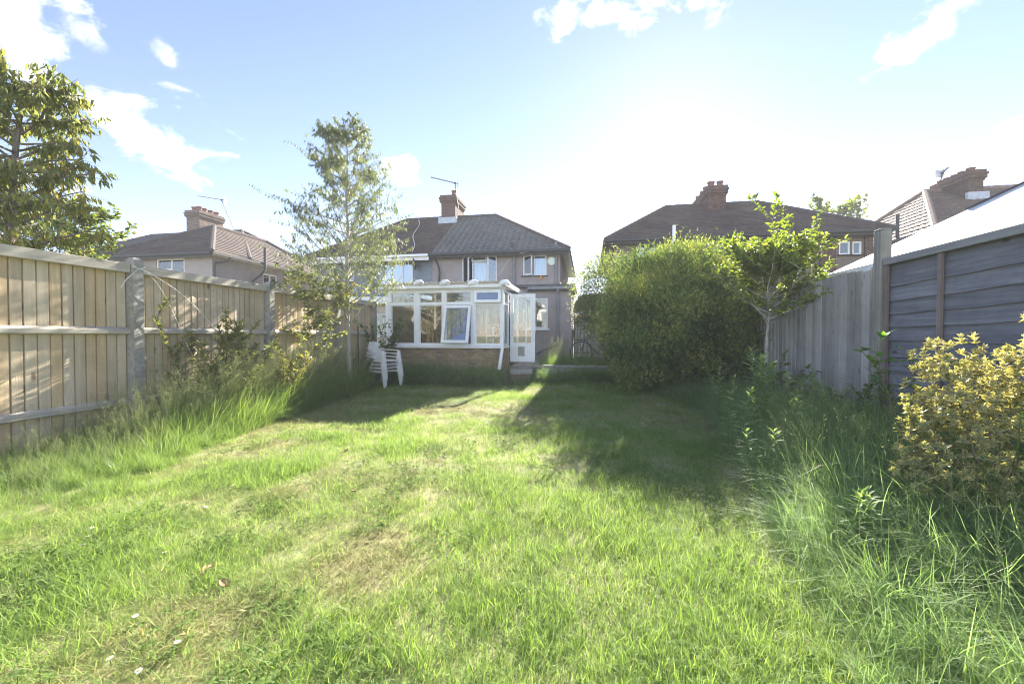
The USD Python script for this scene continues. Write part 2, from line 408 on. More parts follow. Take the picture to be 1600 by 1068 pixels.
M['twig'] = mk('twig', (.11, .085, .05), (.22, .17, .10), 18, .9, .3)
M['glass'] = glassmat('window_glass')
M['glass_blue'] = glassmat('upstairs_glass', (.85, .92, .96), 2.1, .04)
M['dryleaf'] = mk('dry_leaf', (.24, .14, .075), (.38, .26, .15), 25, .9, .4)
M['white_petal'] = mk('white_petal', (.8, .8, .78), (.88, .88, .86), 8, .7)
M['yellow_eye'] = mk('yellow_eye', (.7, .5, .05), (.8, .6, .08), 8, .7)

# ---------------------------------------------------------------- ground
def build_ground():
    fx = np.concatenate([[-400, -150, -60, -30, -18, -12], np.arange(-9, 9.01, 0.2), [12, 18, 30, 60, 150, 400]])
    fy = np.concatenate([[-300, -100, -30, -10], np.arange(-4, 19.01, 0.2), [24, 34, 60, 120, 300, 700]])
    X, Y = np.meshgrid(fx, fy, indexing='ij')
    k = np.clip(1.3 - np.maximum(np.abs(X) - 7, 0) * .4, 0, 1) * np.clip(1.5 - np.maximum(np.abs(Y - 7.5) - 10, 0) * .4, 0, 1)
    Z = gz(X, Y) * np.clip(k, 0, 1)
    n, m = X.shape
    i, j = np.meshgrid(np.arange(n - 1), np.arange(m - 1), indexing='ij')
    q = np.stack([i * m + j, (i + 1) * m + j, (i + 1) * m + j + 1, i * m + j + 1], -1).reshape(-1, 4)
    obj('ground', (np.stack([X, Y, Z], -1).reshape(-1, 3), q), M['soil'], kind='structure', smooth=True)


build_ground()


# ---------------------------------------------------------------- houses
def roof_face(parent, poly, mat, course=0.30, lift=0.035, amp=0.0, period=0.3, jitter=0.006, name='tile_course'):
    """A roof slope as overlapping courses of tiles, each one a mesh. poly: eave a, eave b, then the upper corners back to a."""
    poly = np.asarray(poly, float)
    a, b = poly[0], poly[1]
    e = (b - a) / np.linalg.norm(b - a)
    nrm = np.cross(b - a, poly[2] - a)
    nrm /= np.linalg.norm(nrm)
    s = np.cross(nrm, e)
    if s[2] < 0:
        s, nrm = -s, -nrm
    if nrm[2] < 0:
        nrm = -nrm
    uv = np.stack([(poly - a) @ e, (poly - a) @ s], 1)
    sh = Polygon(uv)
    vmax = uv[:, 1].max()
    k = 0
    while k * course < vmax - 0.02:
        v0, v1 = k * course - (0.03 if k == 0 else 0), min((k + 1) * course + 0.02, vmax)
        rows = []
        for v in (max(v0, 0.004), v1 - 0.003):
            g = sh.intersection(shapely.LineString([(-999, v), (999, v)]))
            rows.append((g.bounds[0], g.bounds[2]) if not g.is_empty else (uv[:, 0].mean(),) * 2)
        wdt = max(rows[0][1] - rows[0][0], 0.05)
        n = max(2, int(wdt / (period / (6 if amp else 1))) + 1)
        t = np.linspace(0, 1, n)
        u0, u1 = rows[0][0] + t * (rows[0][1] - rows[0][0]), rows[1][0] + t * (rows[1][1] - rows[1][0])
        prof = amp * np.abs(np.sin(np.pi * u0 / period)) if amp else np.zeros(n)
        jit = RNG.uniform(0, jitter, n)
        P = lambda u, v, h: a + u[:, None] * e + (np.zeros(n) + v)[:, None] * s + (np.zeros(n) + h)[:, None] * nrm
        V = np.vstack([P(u0, v0, 0.0), P(u0, v0 + RNG.uniform(0, .012, n), lift + prof + jit), P(u1, v1, 0.006 + prof * .9)])
        i = np.arange(n - 1)
        q = np.vstack([np.stack([r * n + i, r * n + i + 1, (r + 1) * n + i + 1, (r + 1) * n + i], 1) for r in range(2)])
        obj(name, (V, q), mat, parent)
        k += 1


def hip_roof(house, x0, x1, y0, y1, ze, ra, rb, zr, mats, course=0.30, amps=None, ridge_mat=None, label=None, split=None, skip=(), under=True):
    """Hipped roof over a rectangle of eaves; the ridge runs from ra to rb (x, y)."""
    roof = holder(house, 'roof', label)
    A, B, C, D = [np.array(p, float) for p in ((x0, y0, ze), (x1, y0, ze), (x1, y1, ze), (x0, y1, ze))]
    Ra, Rb = np.array([*ra, zr]), np.array([*rb, zr])
    along_x = abs(rb[0] - ra[0]) > abs(rb[1] - ra[1])
    am = amps or {}
    if along_x:
        faces = {'front': [A, B, Rb, Ra], 'right': [B, C, Rb], 'back': [C, D, Ra, Rb], 'left': [D, A, Ra]}
        lines = [(A, Ra), (B, Rb), (C, Rb), (D, Ra), (Ra, Rb)]
    else:
        faces = {'front': [A, B, Ra], 'right': [B, C, Rb, Ra], 'back': [C, D, Rb], 'left': [D, A, Ra, Rb]}
        lines = [(A, Ra), (B, Ra), (C, Rb), (D, Rb), (Ra, Rb)]
    for k, p in faces.items():
        if k in skip:
            continue
        if split and k == 'front':
            xs, ml, mr, al, ar = split
            sp = np.array([xs, y0, ze])
            sr = Ra + (Rb - Ra) * (xs - ra[0]) / (rb[0] - ra[0])
            roof_face(roof, [A, sp, sr, Ra], ml, course * .7, amp=al, name='tile_course')
            roof_face(roof, [sp, B, Rb, sr], mr, course, amp=ar, name='tile_course')
        else:
            roof_face(roof, p, mats.get(k, mats['all']), course, amp=am.get(k, am.get('all', 0)))
    for p, q in lines:
        n = max(3, int(np.linalg.norm(q - p) / 0.32))
        t = np.linspace(0, 1, n * 2)
        pts = p + t[:, None] * (q - p) + UP * 0.03
        obj('ridge_tile', tube(pts, 0.10 + 0.012 * (np.arange(n * 2) % 2), 8), ridge_mat or M['ridge_dark'], roof, smooth=35)
    return roof


def frame_poly(x0, x1, z0, z1, cols, fr=0.055, mull=0.05, transom=None):
    """(frame outline with the panes cut out, list of pane boxes). cols: column fractions; transom: height fraction per column or None."""
    outer = sbox(x0, z0, x1, z1)
    W = x1 - x0 - 2 * fr - mull * (len(cols) - 1)
    tot, x, panes = sum(cols), x0 + fr, []
    for k, c in enumerate(cols):
        w = W * c / tot
        t = transom[k] if transom else None
        if t:
            zt = z0 + (z1 - z0) * t
            panes += [(x, x + w, z0 + fr, zt - mull / 2), (x, x + w, zt + mull / 2, z1 - fr)]
        else:
            panes.append((x, x + w, z0 + fr, z1 - fr))
        x += w + mull
    poly = outer
    for p in panes:
        poly = poly.difference(sbox(p[0], p[2], p[1], p[3]))
    return poly, panes


def window(house, x0, x1, z0, z1, y, cols=(1,), transom=None, glass=None, curtain=None, curtain_span=(0, 1), sill=None, fr=0.055, label=None, skip=(), depth=0.07, opened=None):
    """A window facing the camera, set 30 mm into its wall at Y = y."""
    w = holder(house, 'window', label)
    poly, panes = frame_poly(x0, x1, z0, z1, cols, fr, transom=transom)
    obj('frame', plate_y(poly, y + 0.03, depth), M['upvc'], w)
    for k, p in enumerate(panes):
        if k in skip:
            continue
        obj('pane', bx(p[0] - .004, p[1] + .004, y + .055, y + .063, p[2] - .004, p[3] + .004), glass or M['glass'], w)
    if curtain:
        a, b = x0 + fr + (x1 - x0 - 2 * fr) * curtain_span[0], x0 + fr + (x1 - x0 - 2 * fr) * curtain_span[1]
        n = max(8, int((b - a) / .03))
        xs = np.linspace(a, b, n)
        ys = y + .21 + .022 * np.sin(xs * 55) + .012 * np.sin(xs * 23 + 1)
        v = np.vstack([np.stack([xs, ys, np.full(n, z0 + .02)], 1), np.stack([xs, ys, np.full(n, z1 - .02)], 1)])
        i = np.arange(n - 1)
        obj('curtain', (v, np.stack([i, i + 1, n + i + 1, n + i], 1)), curtain, w, smooth=True)
    if opened:
        for o in opened:                    # open casements: (pane index, hinge side, degrees)
            p = panes[o[0]]
            gx0, gx1, gz0, gz1 = p[0] - .03, p[1] + .03, p[2] - .03, p[3] + .03
            sp, sps = frame_poly(gx0, gx1, gz0, gz1, (1,), .05)
            fm, gm = plate_y(sp, y - .02, .05), bx(sps[0][0] - .004, sps[0][1] + .004, y - .002, y + .006, sps[0][2] - .004, sps[0][3] + .004)
            if o[1] == 'left':
                ax, at = [0, 0, 1], [gx0, y - .0, 0]
                ang = -o[2]
            elif o[1] == 'right':
                ax, at = [0, 0, 1], [gx1, y - .0, 0]
                ang = o[2]
            else:
                ax, at = [1, 0, 0], [0, y - .0, gz1]
                ang = -o[2]
            obj('casement_frame', rot_about(fm, ax, ang, at), M['upvc'], w)
            obj('casement_pane', rot_about(gm, ax, ang, at), glass or M['glass'], w)
    if sill:
        obj('sill', bx(x0 - .06, x1 + .06, y - .09, y + .05, z0 - sill, z0 - .002, .008), M['upvc'] if sill > .045 else M['black'], w)
    return w


def holes(poly, rects):
    for r in rects:
        poly = poly.difference(sbox(r[0], r[2], r[1], r[3]))
    return poly


def chimney(house, x0, x1, y0, y1, z0, z1, mat, pots, flash=None, pot_r=0.13, pot_h=0.34):
    """Brick stack with corbelled courses and pots at (x, y) places."""
    c = holder(house, 'chimney')
    obj('stack', bx(x0, x1, y0, y1, z0, z1 - .42), mat, c)
    zz = z1 - .42
    for k, (o, h) in enumerate(((.035, .075), (.075, .15), (.105, .075), (.06, .12))):
        obj('corbel_course', bx(x0 - o, x1 + o, y0 - o, y1 + o, zz, zz + h - .002), mat, c)
        zz += h
    nd = int((x1 - x0 + .12) / .15)
    ds = []
    for i in range(nd):
        x = x0 - .05 + (i + .25) * (x1 - x0 + .1) / nd
        ds.append(bx(x, x + .075, y0 - .1, y0 - .076, z1 - .33, z1 - .26))
    obj('dentil', ds, mat, c, kind='stuff')
    for x, y in pots:
        s = RNG.uniform(.85, 1.1)
        obj('chimney_pot', lathe([(0, 0), (pot_r * s, 0), (pot_r * .92 * s, pot_h * .25), (pot_r * .85 * s, pot_h * .78), (pot_r * 1.08 * s, pot_h * .8), (pot_r * 1.1 * s, pot_h), (pot_r * .75 * s, pot_h), (pot_r * .7 * s, pot_h * .6), (0, pot_h * .6)], (x, y, z1 - .09)), M['terracotta'], c, smooth=40)
    if flash:
        obj('flashing', bx(x0 - .12, x1 + .12, y0 - .13, y0 - .01, *flash), M['lead'], c)
    return c


def gutter(house, a, b, mat=None, r=0.065):
    a, b = np.asarray(a, float), np.asarray(b, float)
    obj('gutter', bar(a, b, .12, .10), mat or M['black'], house)


def pipe(house, pts, mat=None, r=0.042, name='downpipe'):
    obj(name, tube(np.repeat(np.asarray(pts, float), 1, 0), r, 8), mat or M['black'], house, smooth=50)


def aerial(label, foot, top, boom, n=14, group=None):
    """TV aerial: mast, boom and rods."""
    foot, top, boom = map(lambda q: np.asarray(q, float), (foot, top, boom))
    t = thing('television_aerial', label, 'aerial', foot)
    obj('mast', tube([foot, top], .022, 6), M['metal'], t)
    d = boom - top
    tail = top - d * .12
    obj('boom', bar(tail, boom, .03, .03), M['metal'], t)
    side = np.cross(d / np.linalg.norm(d), UP)
    for k in range(n):
        c = top + d * (k + .5) / n
        obj('rod', bar(c - side * .11 + UP * .012, c + side * .11 + UP * .012, .018, .018), M['metal'], t)
    obj('reflector', bar(tail + side * .1 - UP * .16, tail + side * .1 + UP * .16, .02, .30, up=side), M['alu'], t)
    obj('clamp', bx(top[0] - .035, top[0] + .035, top[1] - .035, top[1] + .035, top[2] - .06, top[2] + .03), M['black'], t)


# ---- the pair of houses in the middle
def middle_house():
    h = thing('house', 'pebbledashed pair of houses behind the white conservatory, half brown and half grey tiled roof', 'house', (-6.9, 18, 0))
    Yf, xl, xp, xr, ze = 18.0, -12.7, -6.9, -1.14, 4.86
    W = lambda a, b, c, d: (at_y(a, c, Yf)[0], at_y(b, c, Yf)[0], at_y(a, d, Yf)[2], at_y(a, c, Yf)[2])
    w1, w2 = W(722, 777, 401, 446), W(817, 854, 399, 431)
    w3, w4 = W(592, 645, 404, 446), W(536, 552, 408, 440)
    obj('wall', plate_y(holes(sbox(xp, 0, xr, ze), [w1, w2]), Yf, .25), M['pebble'], h, label='beige pebbledash rear wall')
    obj('wall', plate_y(holes(sbox(xl, 0, xp - .004, ze), [w3, w4]), Yf + .01, .25), M['greyclad'], h, label='grey rendered rear wall')
    obj('wall', plate_x(sbox(Yf + .252, 0, 25.6, ze), xr - .25, .25), M['pebble'], h)
    obj('wall', plate_x(sbox(Yf + .262, 0, 25.6, ze), xl, .25), M['pebble'], h)
    obj('wall', plate_y(sbox(xl, 0, xr, ze), 25.61, .25), M['pebble'], h)
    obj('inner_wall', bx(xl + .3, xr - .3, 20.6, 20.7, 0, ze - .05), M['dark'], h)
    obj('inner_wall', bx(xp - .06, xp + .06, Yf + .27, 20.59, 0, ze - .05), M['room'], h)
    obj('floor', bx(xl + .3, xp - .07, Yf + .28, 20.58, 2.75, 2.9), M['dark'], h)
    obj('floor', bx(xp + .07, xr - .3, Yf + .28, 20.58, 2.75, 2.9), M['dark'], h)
    window(h, *w1, Yf, (1, 1.55, 1), (None, .80, None), M['glass_blue'], M['net'], (.32, .68), sill=.04, skip=(0, 3), opened=((0, 'left', 38), (3, 'right', 38), (2, 'top', 24)))
    window(h, *w2, Yf, (.9, 1), None, M['glass_blue'], M['net'], (.5, 1.0), sill=.04, skip=(0,), opened=((0, 'left', 30),))
    window(h, *w3, Yf + .01, (1, 1, .8), None, M['glass_blue'], M['net'], (0, 1), sill=.04)
    window(h, *w4, Yf + .01, (1,), (.6,), M['glass_blue'], M['net'], (0, 1), sill=.04)
    hip_roof(h, xl - .4, xr + .4, 17.55, 26.1, ze, (-9.7, 21.6), (-4.75, 21.6), 7.55, {'all': M['tile_brown'], 'right': M['tile_grey']}, .30,
             split=(xp + .1, M['tile_brown'], M['tile_grey'], 0.0, 0.028), amps={'right': .028}, label='hipped roof, brown plain tiles on one half and grey pantiles on the other')
    chimney(h, -7.56, -6.80, 21.0, 22.6, 6.6, 8.6, M['brick_red'], [(-6.98, 21.35)], flash=(6.95, 7.42), pot_h=.42)
    # eaves
    gutter(h, (xp + .02, 17.5, ze - .03), (xr + .42, 17.5, ze - .03))
    obj('fascia', bx(xp + .02, xr + .36, 17.57, 17.6, ze - .17, ze - .02), M['black'], h)
    obj('gutter', bx(xl, xp - .02, 17.44, 17.56, ze - .10, ze + .0), M['upvc'], h, label='white gutter')
    obj('fascia', bx(xl, xp - .02, 17.57, 17.6, ze - .26, ze - .02), M['upvc'], h, label='white fascia')
    obj('soffit', bx(xl - .35, xr + .36, 17.605, 17.995, ze - .05, ze - .012), M['black'], h)
    obj('soffit', bx(xr + .003, xr + .36, 17.998, 26, ze - .05, ze - .012), M['black'], h)
    obj('fascia', bx(xr + .362, xr + .39, 17.6, 26, ze - .15, ze - .01), M['black'], h)
    x8, x7 = at_y(803, 420, 17.9)[0], at_y(869, 420, 17.9)[0]
    pipe(h, [(x8, 17.9, ze - .12), (x8, 17.9, 3.05)], M['greypipe'], .055)
    pipe(h, [(x7, 17.88, 5.25), (x7, 17.88, 3.05)], M['greypipe'], .06, 'soil_pipe')
    pipe(h, [(x8, 17.5, 5.0), (x8, 17.5, ze + .35)], M['black'], .05, 'vent_pipe')
    xg = at_y(686, 420, 17.9)[0]
    pipe(h, [(xg - .12, 17.56, ze - .1), (xg, 17.85, ze - .5), (xg + .03, 17.9, ze - .8), (xg - .02, 17.92, ze - 1.2), (xg + .05, 17.92, 3.0)], M['black'], .04)
    # crossed cables on the wall, a wire over the brown tiles
    obj('cable', tube([(at_y(800, 399, 17.95)), at_y(778, 432, 17.96)], .008, 5), M['string'], h)
    obj('cable', tube([(at_y(812, 395, 17.5)), at_y(846, 391, 17.5)], .01, 5), M['string'], h)
    a, b = np.array([-8.95, 21.3, 7.42]), np.array([-7.75, 17.6, 4.95])
    t = np.linspace(0, 1, 16)
    obj('cable', tube(a + t[:, None] * (b - a) + np.stack([.10 * np.sin(t * 9), 0 * t, .06 + 0 * t], 1), .016, 5), M['string'], h)
    # ground-floor extension with felt roof
    ye, xe0, xe1, zr = 15.0, -2.135, -.54, 2.98
    V = lambda a, b, c, d: (at_y(a, c, ye)[0], at_y(b, c, ye)[0], at_y(a, d, ye)[2], at_y(a, c, ye)[2])
    w5 = V(805, 856, 466, 513)
    e = h
    obj('wall', plate_y(holes(sbox(-5.6, 0, xe1, zr), [w5, (-5.0, -4.1, .42, 2.45), (-3.95, -2.7, 1.3, 2.4)]), ye, .25), M['pebble'], e, label='pebbledash wall of the ground floor extension')
    obj('wall', plate_x(sbox(ye + .252, 0, Yf - .003, zr), xe1 - .25, .25), M['pebble'], e)
    obj('inner_wall', bx(-5.6, xe1 - .3, 17.3, 17.4, 0, zr - .03), M['room'], e)
    obj('flat_roof', bx(-5.65, xe1 + .14, ye - .16, Yf - .004, zr, zr + .11, .01), M['felt'], e)
    obj('fascia', bx(-2.1, xe1 + .12, ye - .14, ye - .10, zr - .14, zr - .003), M['black'], e)
    obj('gutter', bar((-2.1, ye - .2, zr - .03), (xe1 + .15, ye - .2, zr - .03), .11, .09), M['greypipe'], e)
    window(e, *w5, ye, (1, 1.05), None, M['glass'], None, sill=.07)
    xq = at_y(872, 500, ye)[0]
    pipe(e, [(xq, ye - .2, zr - .06), (xq, ye - .07, zr - .3), (xq, ye - .07, at_y(872, 536, ye)[2] + .06), (xq - .03, ye - .07, at_y(872, 536, ye)[2]), (at_y(838, 552, ye)[0], ye - .07, at_y(838, 552, ye)[2])], M['greypipe'], .05)
    # door and cupboard seen through the conservatory
    obj('inner_door', bx(-5.0, -4.1, ye + .05, ye + .1, .42, 2.45), M['upvc'], e)
    window(e, -3.95, -2.7, 1.3, 2.4, ye, (1, 1), None, M['glass'], M['net'], (0, .4))
    # small things fixed to it
    a = at_y(862, 408, 17.95)
    t = thing('alarm_box', 'round pale green burglar alarm box high on the pebbledash wall', 'alarm box', a)
    obj('cover', lathe([(0, 0), (.17, 0), (.19, .03), (.17, .08), (.10, .10), (0, .105)], (0, 0, 0), 20).apply_transform(trimesh.transformations.rotation_matrix(math.pi / 2, [1, 0, 0])).apply_translation(a + [0, .04, 0]), M['green_dish'], t, smooth=40)
    obj('lamp', bx(a[0] - .03, a[0] + .03, a[1] - .09, a[1] - .066, a[2] - .09, a[2] - .05), M['upvc'], t)
    a = at_y(845, 433.5, 17.85)
    o = thing('ornament', 'small orange ornament standing on the sill of the open upstairs window', 'ornament', a)
    obj('body', lathe([(0, 0), (.05, 0), (.07, .03), (.05, .07), (.03, .10), (0, .11)], a + [0, .04, -.03], 10), M['orange'], o, smooth=50)
    obj('base', bx(a[0] - .16, a[0] + .02, a[1], a[1] + .06, a[2] - .05, a[2] - .03), M['orange'], o)
    a = at_y(650, 412, 17.7)
    d = thing('satellite_dish', 'black satellite dish on the grey rendered wall beside the gutter joint', 'satellite dish', a)
    dish = lathe([(0, .0), (.12, .01), (.24, .05), (.29, .09), (.28, .10), (.23, .065), (.11, .025), (0, .015)], (0, 0, 0), 20)
    dish.apply_transform(trimesh.transformations.rotation_matrix(math.radians(100), [1, 0, 0]))
    dish.apply_transform(trimesh.transformations.rotation_matrix(math.radians(-70), [0, 0, 1]))
    dish.apply_translation(a)
    obj('dish', dish, M['metal'], d, smooth=40)
    obj('arm', tube([a + [.02, .0, -.05], a + [-.36, -.18, -.02]], .014, 6), M['metal'], d)
    obj('receiver', bx(a[0] - .42, a[0] - .34, a[1] - .24, a[1] - .16, a[2] - .05, a[2] + .03), M['metal'], d)
    obj('bracket', tube([a + [.05, .02, -.02], a + [.12, .3, -.05]], .02, 6), M['metal'], d)
    aerial('television aerial with long boom rising beside the single-potted red chimney', (-6.66, 21.1, 7.9), at_y(711, 286, 21.1), at_y(673, 277, 20.6), 15)


# ---- neighbour's low cream extension
def cream_extension():
    t = thing('extension', 'low cream rendered extension with white gutter behind the fence end', 'extension', (-8.5, 15.5, 0))
    obj('wall', plate_y(holes(sbox(-11.6, 0, -5.66, 2.62), [(-8.3, -6.9, 1.2, 2.1)]), 14.9, .25), M['cream'], t)
    obj('wall', plate_x(sbox(15.155, 0, 17.9, 2.62), -5.9, .24), M['cream'], t)
    obj('roof', bx(-11.8, -5.652, 14.7, 17.99, 2.625, 2.72), M['felt'], t)
    obj('fascia', bx(-11.8, -5.652, 14.66, 14.695, 2.46, 2.74), M['upvc'], t)
    window(t, -8.3, -6.9, 1.2, 2.1, 14.9, (1, 1), None, M['glass'], M['net'])


# ---- conservatory
def conservatory():
    Y = 10.66
    zx = lambda py: at_y(690, py, Y)[2]
    xx = lambda px: at_y(px, 500, Y)[0]
    x0, x1 = xx(602.5), -2.14
    zs, zt, zh, zb = zx(540), zx(474.5), zx(453.5), zx(446)
    c = thing('conservatory', 'white framed lean-to conservatory with brick base and open tilted window', 'conservatory', (x0, Y, 0))
    # brick base, each brick a piece of its own
    obj('mortar_core', bx(x0 + .02, x1 - .02, Y + .012, Y + .20, -.1, zs - .06), M['mortar'], c)
    base = holder(c, 'brick_base')
    rows = int((zs - .06) / .075)
    for r in range(rows):
        z = zs - .06 - (r + 1) * .075
        x = x0 + (.1125 if r % 2 else 0) - .1125 * (r % 2)
        first = True
        while x < x1 - .02:
            wd = .1025 if (first and r % 2) else .215
            first = False
            e = min(x + wd, x1)
            o = RNG.uniform(0, .005)
            obj('brick', bx(x, e, Y - .004 + o, Y + .10, z + .006, z + .071, .004), M[f'stock_brick{RNG.choice(4, p=[.35, .3, .25, .1])}'], base)
            x += wd + .010
    obj('side_wall', bx(x1 - .11, x1 - .002, Y + .205, Y + .72, -.1, zs - .06), M['stock_brick3'], c)
    obj('side_wall', bx(x1 - .11, x1 - .002, Y + 1.55, 14.98, -.1, zs - .06), M['stock_brick0'], c)
    obj('sill', bx(x0 - .05, x1 + .03, Y - .09, Y + .12, zs - .058, zs - .004, .008), M['upvc'], c)
    obj('side_sill', bx(x1 - .14, x1 + .03, Y + .123, Y + .72, zs - .058, zs - .004), M['upvc'], c)
    # front frame
    px = [602.5, 611.5, 647, 655.5, 690.5, 697, 735.5, 743.5, 779.5]
    xa = [xx(p) for p in px]
    xa[-1] = x1 - .085
    panes = []
    for k in range(4):
        l, r = xa[2 * k + 1], xa[2 * k + 2]
        panes += [(l, r, zs + .055, zt - .03), (l, r, zt + .03, zh - .05)]
    poly = holes(sbox(x0, zs, x1, zh), panes)
    obj('front_frame', plate_y(poly, Y, .075), M['upvc'], c)
    obj('glazing_bead', [plate_y(sbox(p[0] - .0, p[2] - .0, p[1], p[3]).difference(sbox(p[0] + .018, p[2] + .018, p[1] - .018, p[3] - .018)), Y + .022, .03) for k, p in enumerate(panes) if k not in (4,)], M['upvc'], c, kind='stuff')
    for k, p in enumerate(panes):
        if k in (4, 7):
            continue
        obj('pane', bx(p[0] + .002, p[1] - .002, Y + .034, Y + .042, p[2] + .002, p[3] - .002), M['glass'], c)
    # top-hung lights standing open
    for (k, ang, nm) in ((4, 17, 'large open casement, tilted outward'), (7, 9, 'small top light, ajar')):
        p = panes[k]
        g = holder(c, 'open_casement', nm)
        gx0, gx1, gz0, gz1 = p[0] - .028, p[1] + .028, p[2] - .03, p[3] - (.03 if k == 4 else -.03)
        sp, s = frame_poly(gx0, gx1, gz0, gz1, (1,), .075)
        s = s[0]
        at = [0, Y - .01, gz1]
        obj('sash', rot_about(plate_y(sp, Y - .065, .055), [1, 0, 0], -ang, at), M['upvc'], g)
        obj('pane', rot_about(bx(s[0] - .003, s[1] + .003, Y - .045, Y - .037, s[2] - .003, s[3] + .003), [1, 0, 0], -ang, at), M['glass_blue'], g)
        obj('handle', rot_about(bx((gx0 + gx1) / 2 - .05, (gx0 + gx1) / 2 + .05, Y - .008, Y + .02, gz0 + .02, gz0 + .05), [1, 0, 0], -ang, at), M['upvc'], g)
        for s_ in (gx0 + .03, gx1 - .03):
            q = np.array([s_, Y + .02, gz0 + (.32 if k == 4 else .08)])
            e = np.array([[s_, Y - .02, gz0 + (.12 if k == 4 else .03)]])
            e = rot_about((e, np.zeros((0, 3), int)), [1, 0, 0], -ang, at)[0][0]
            obj('stay', bar(q, e, .012, .012), M['alu'], g)
    # side frame with door opening, and the open door
    yd0, yd1 = Y + .74, Y + 1.52
    zf = at_y(815, 568, 11.4)[2] + .02
    side = holes(sbox(Y + .078, zs, yd0 - .004, zh), [(Y + .14, yd0 - .06, zs + .06, zt - .03), (Y + .14, yd0 - .06, zt + .03, zh - .05)])
    obj('side_frame', plate_x(side, x1 - .075, .074), M['upvc'], c)
    obj('pane', bx(x1 - .04, x1 - .032, Y + .142, yd0 - .062, zs + .062, zt - .032), M['glass'], c)
    obj('pane', bx(x1 - .04, x1 - .032, Y + .142, yd0 - .062, zt + .032, zh - .052), M['glass'], c)
    obj('door_frame', plate_x(sbox(yd0, zf, yd1, zh).difference(sbox(yd0 + .05, zf - .01, yd1 - .05, zh - .06)), x1 - .075, .072), M['upvc'], c)
    side2 = holes(sbox(yd1 + .004, zs, 14.99, zh), [(yd1 + .06, 13.0, zs + .06, zh - .05), (13.06, 14.92, zs + .06, zh - .05)])
    obj('side_frame', plate_x(side2, x1 - .075, .074), M['upvc'], c)
    obj('pane', bx(x1 - .04, x1 - .032, yd1 + .062, 12.998, zs + .062, zh - .052), M['glass'], c)
    obj('pane', bx(x1 - .04, x1 - .032, 13.062, 14.918, zs + .062, zh - .052), M['glass'], c)
    d = holder(c, 'open_door', 'white half-glazed door with a cat flap, standing open')
    dx0, dx1, yo = x1 + .03, at_y(836, 500, Y + .76)[0], Y + .76
    zd0, zd1, zm = at_y(815, 565, yo)[2], at_y(815, 459, yo)[2], at_y(815, 537, yo)[2]
    gp = (dx0 + .10, dx1 - .11, zm + .03, zd1 - .10)
    fp = (dx0 + .21, dx1 - .27, zd0 + .13, zd0 + .44)
    obj('leaf', plate_y(holes(sbox(dx0, zd0, dx1, zd1), [gp, fp]), yo, .055), M['upvc'], d)
    obj('pane', bx(gp[0] - .003, gp[1] + .003, yo + .02, yo + .028, gp[2] - .003, gp[3] + .003), M['glass'], d)
    obj('cat_flap', plate_y(sbox(fp[0] - .03, fp[2] - .03, fp[1] + .03, fp[3] + .03).difference(sbox(fp[0] + .02, fp[2] + .03, fp[1] - .02, fp[3] - .02)), yo - .012, .011), M['upvc'], d)
    obj('flap', bx(fp[0] + .022, fp[1] - .022, yo + .02, yo + .026, fp[2] + .032, fp[3] - .022), M['concrete'], d)
    obj('handle', [bx(dx1 - .075, dx1 - .045, yo - .03, yo - .002, zm + .12, zm + .36), bx(dx1 - .14, dx1 - .045, yo - .055, yo - .031, zm + .27, zm + .295)], M['upvc'], d)
    for z in (zd0 + .2, zd1 - .2):
        obj('hinge', tube([(dx0 - .012, yo + .03, z - .05), (dx0 - .012, yo + .03, z + .05)], .012, 8), M['upvc'], d)
    # fascia, gutter and corrugated roof with ridge caps
    obj('fascia', bx(x0 - .07, x1 + .03, Y - .03, Y + .06, zh + .003, zb + .02), M['upvc'], c)
    obj('front_gutter', [bx(x0 - .08, x1 + .02, Y - .15, Y - .033, zb - .09, zb - .01, .012)], M['upvc'], c)
    obj('barge_board', bar((x1 + .05, Y - .1, zb + .03), (x1 + .05, 14.9, zb + .06), .03, .13), M['upvc'], c)
    roof = holder(c, 'roof', 'corrugated lean-to roof')
    n = 14
    xs = np.linspace(x0 - .12, x1 + .03, n + 1)
    for i in range(n):
        u = np.linspace(xs[i], xs[i + 1] + .02, 9)
        w = .014 * np.cos(np.linspace(0, 2 * np.pi * 2, 9))
        top = np.vstack([np.stack([u, np.full(9, y), zb + .07 + k * .04 + w], 1) for k, y in ((0, Y - .19), (1, 14.95))])
        v = np.vstack([top, top - [0, 0, .02]])
        j = np.arange(8)
        q = np.vstack([np.stack([j, j + 1, 10 + j, 9 + j], 1), np.stack([18 + j, 27 + j, 28 + j, 19 + j], 1), np.stack([j, 18 + j, 19 + j, j + 1], 1)])
        obj('roof_sheet', (v, q), M['sheet'], roof, tone=np.full(len(v), .5))
    for p in (653, 694, 738, 787):
        a = at_y(p, 441.5, Y - .15)
        obj('ridge_cap', tube([a + [-.10, 0, -.05], a + [-.03, 0, .0], a + [.07, .02, .015], a + [.15, .05, -.045]], [.05, .075, .07, .035], 8), M['upvc'], roof, smooth=50)
    # inside
    obj('floor', bx(x0 + .05, x1 - .12, Y + .22, 14.98, .30, .42), M['concrete'], c)
    obj('party_wall', bx(x0 - .02, x0 + .10, Y + .21, 14.98, .0, zh), M['cream'], c)
    # rainwater pipe on the corner
    a, b = at_y(785, 541, Y - .1), at_y(780, 577, Y - .25)
    obj('rain_pipe', tube([a + [0, .03, .02], a + [.0, -.02, -.06], b], .045, 9), M['upvc'], c, smooth=50)
    t = thing('curtain', 'rust and green patterned curtain hanging inside the conservatory front', 'curtain', (xa[3], Y + .25, 0))
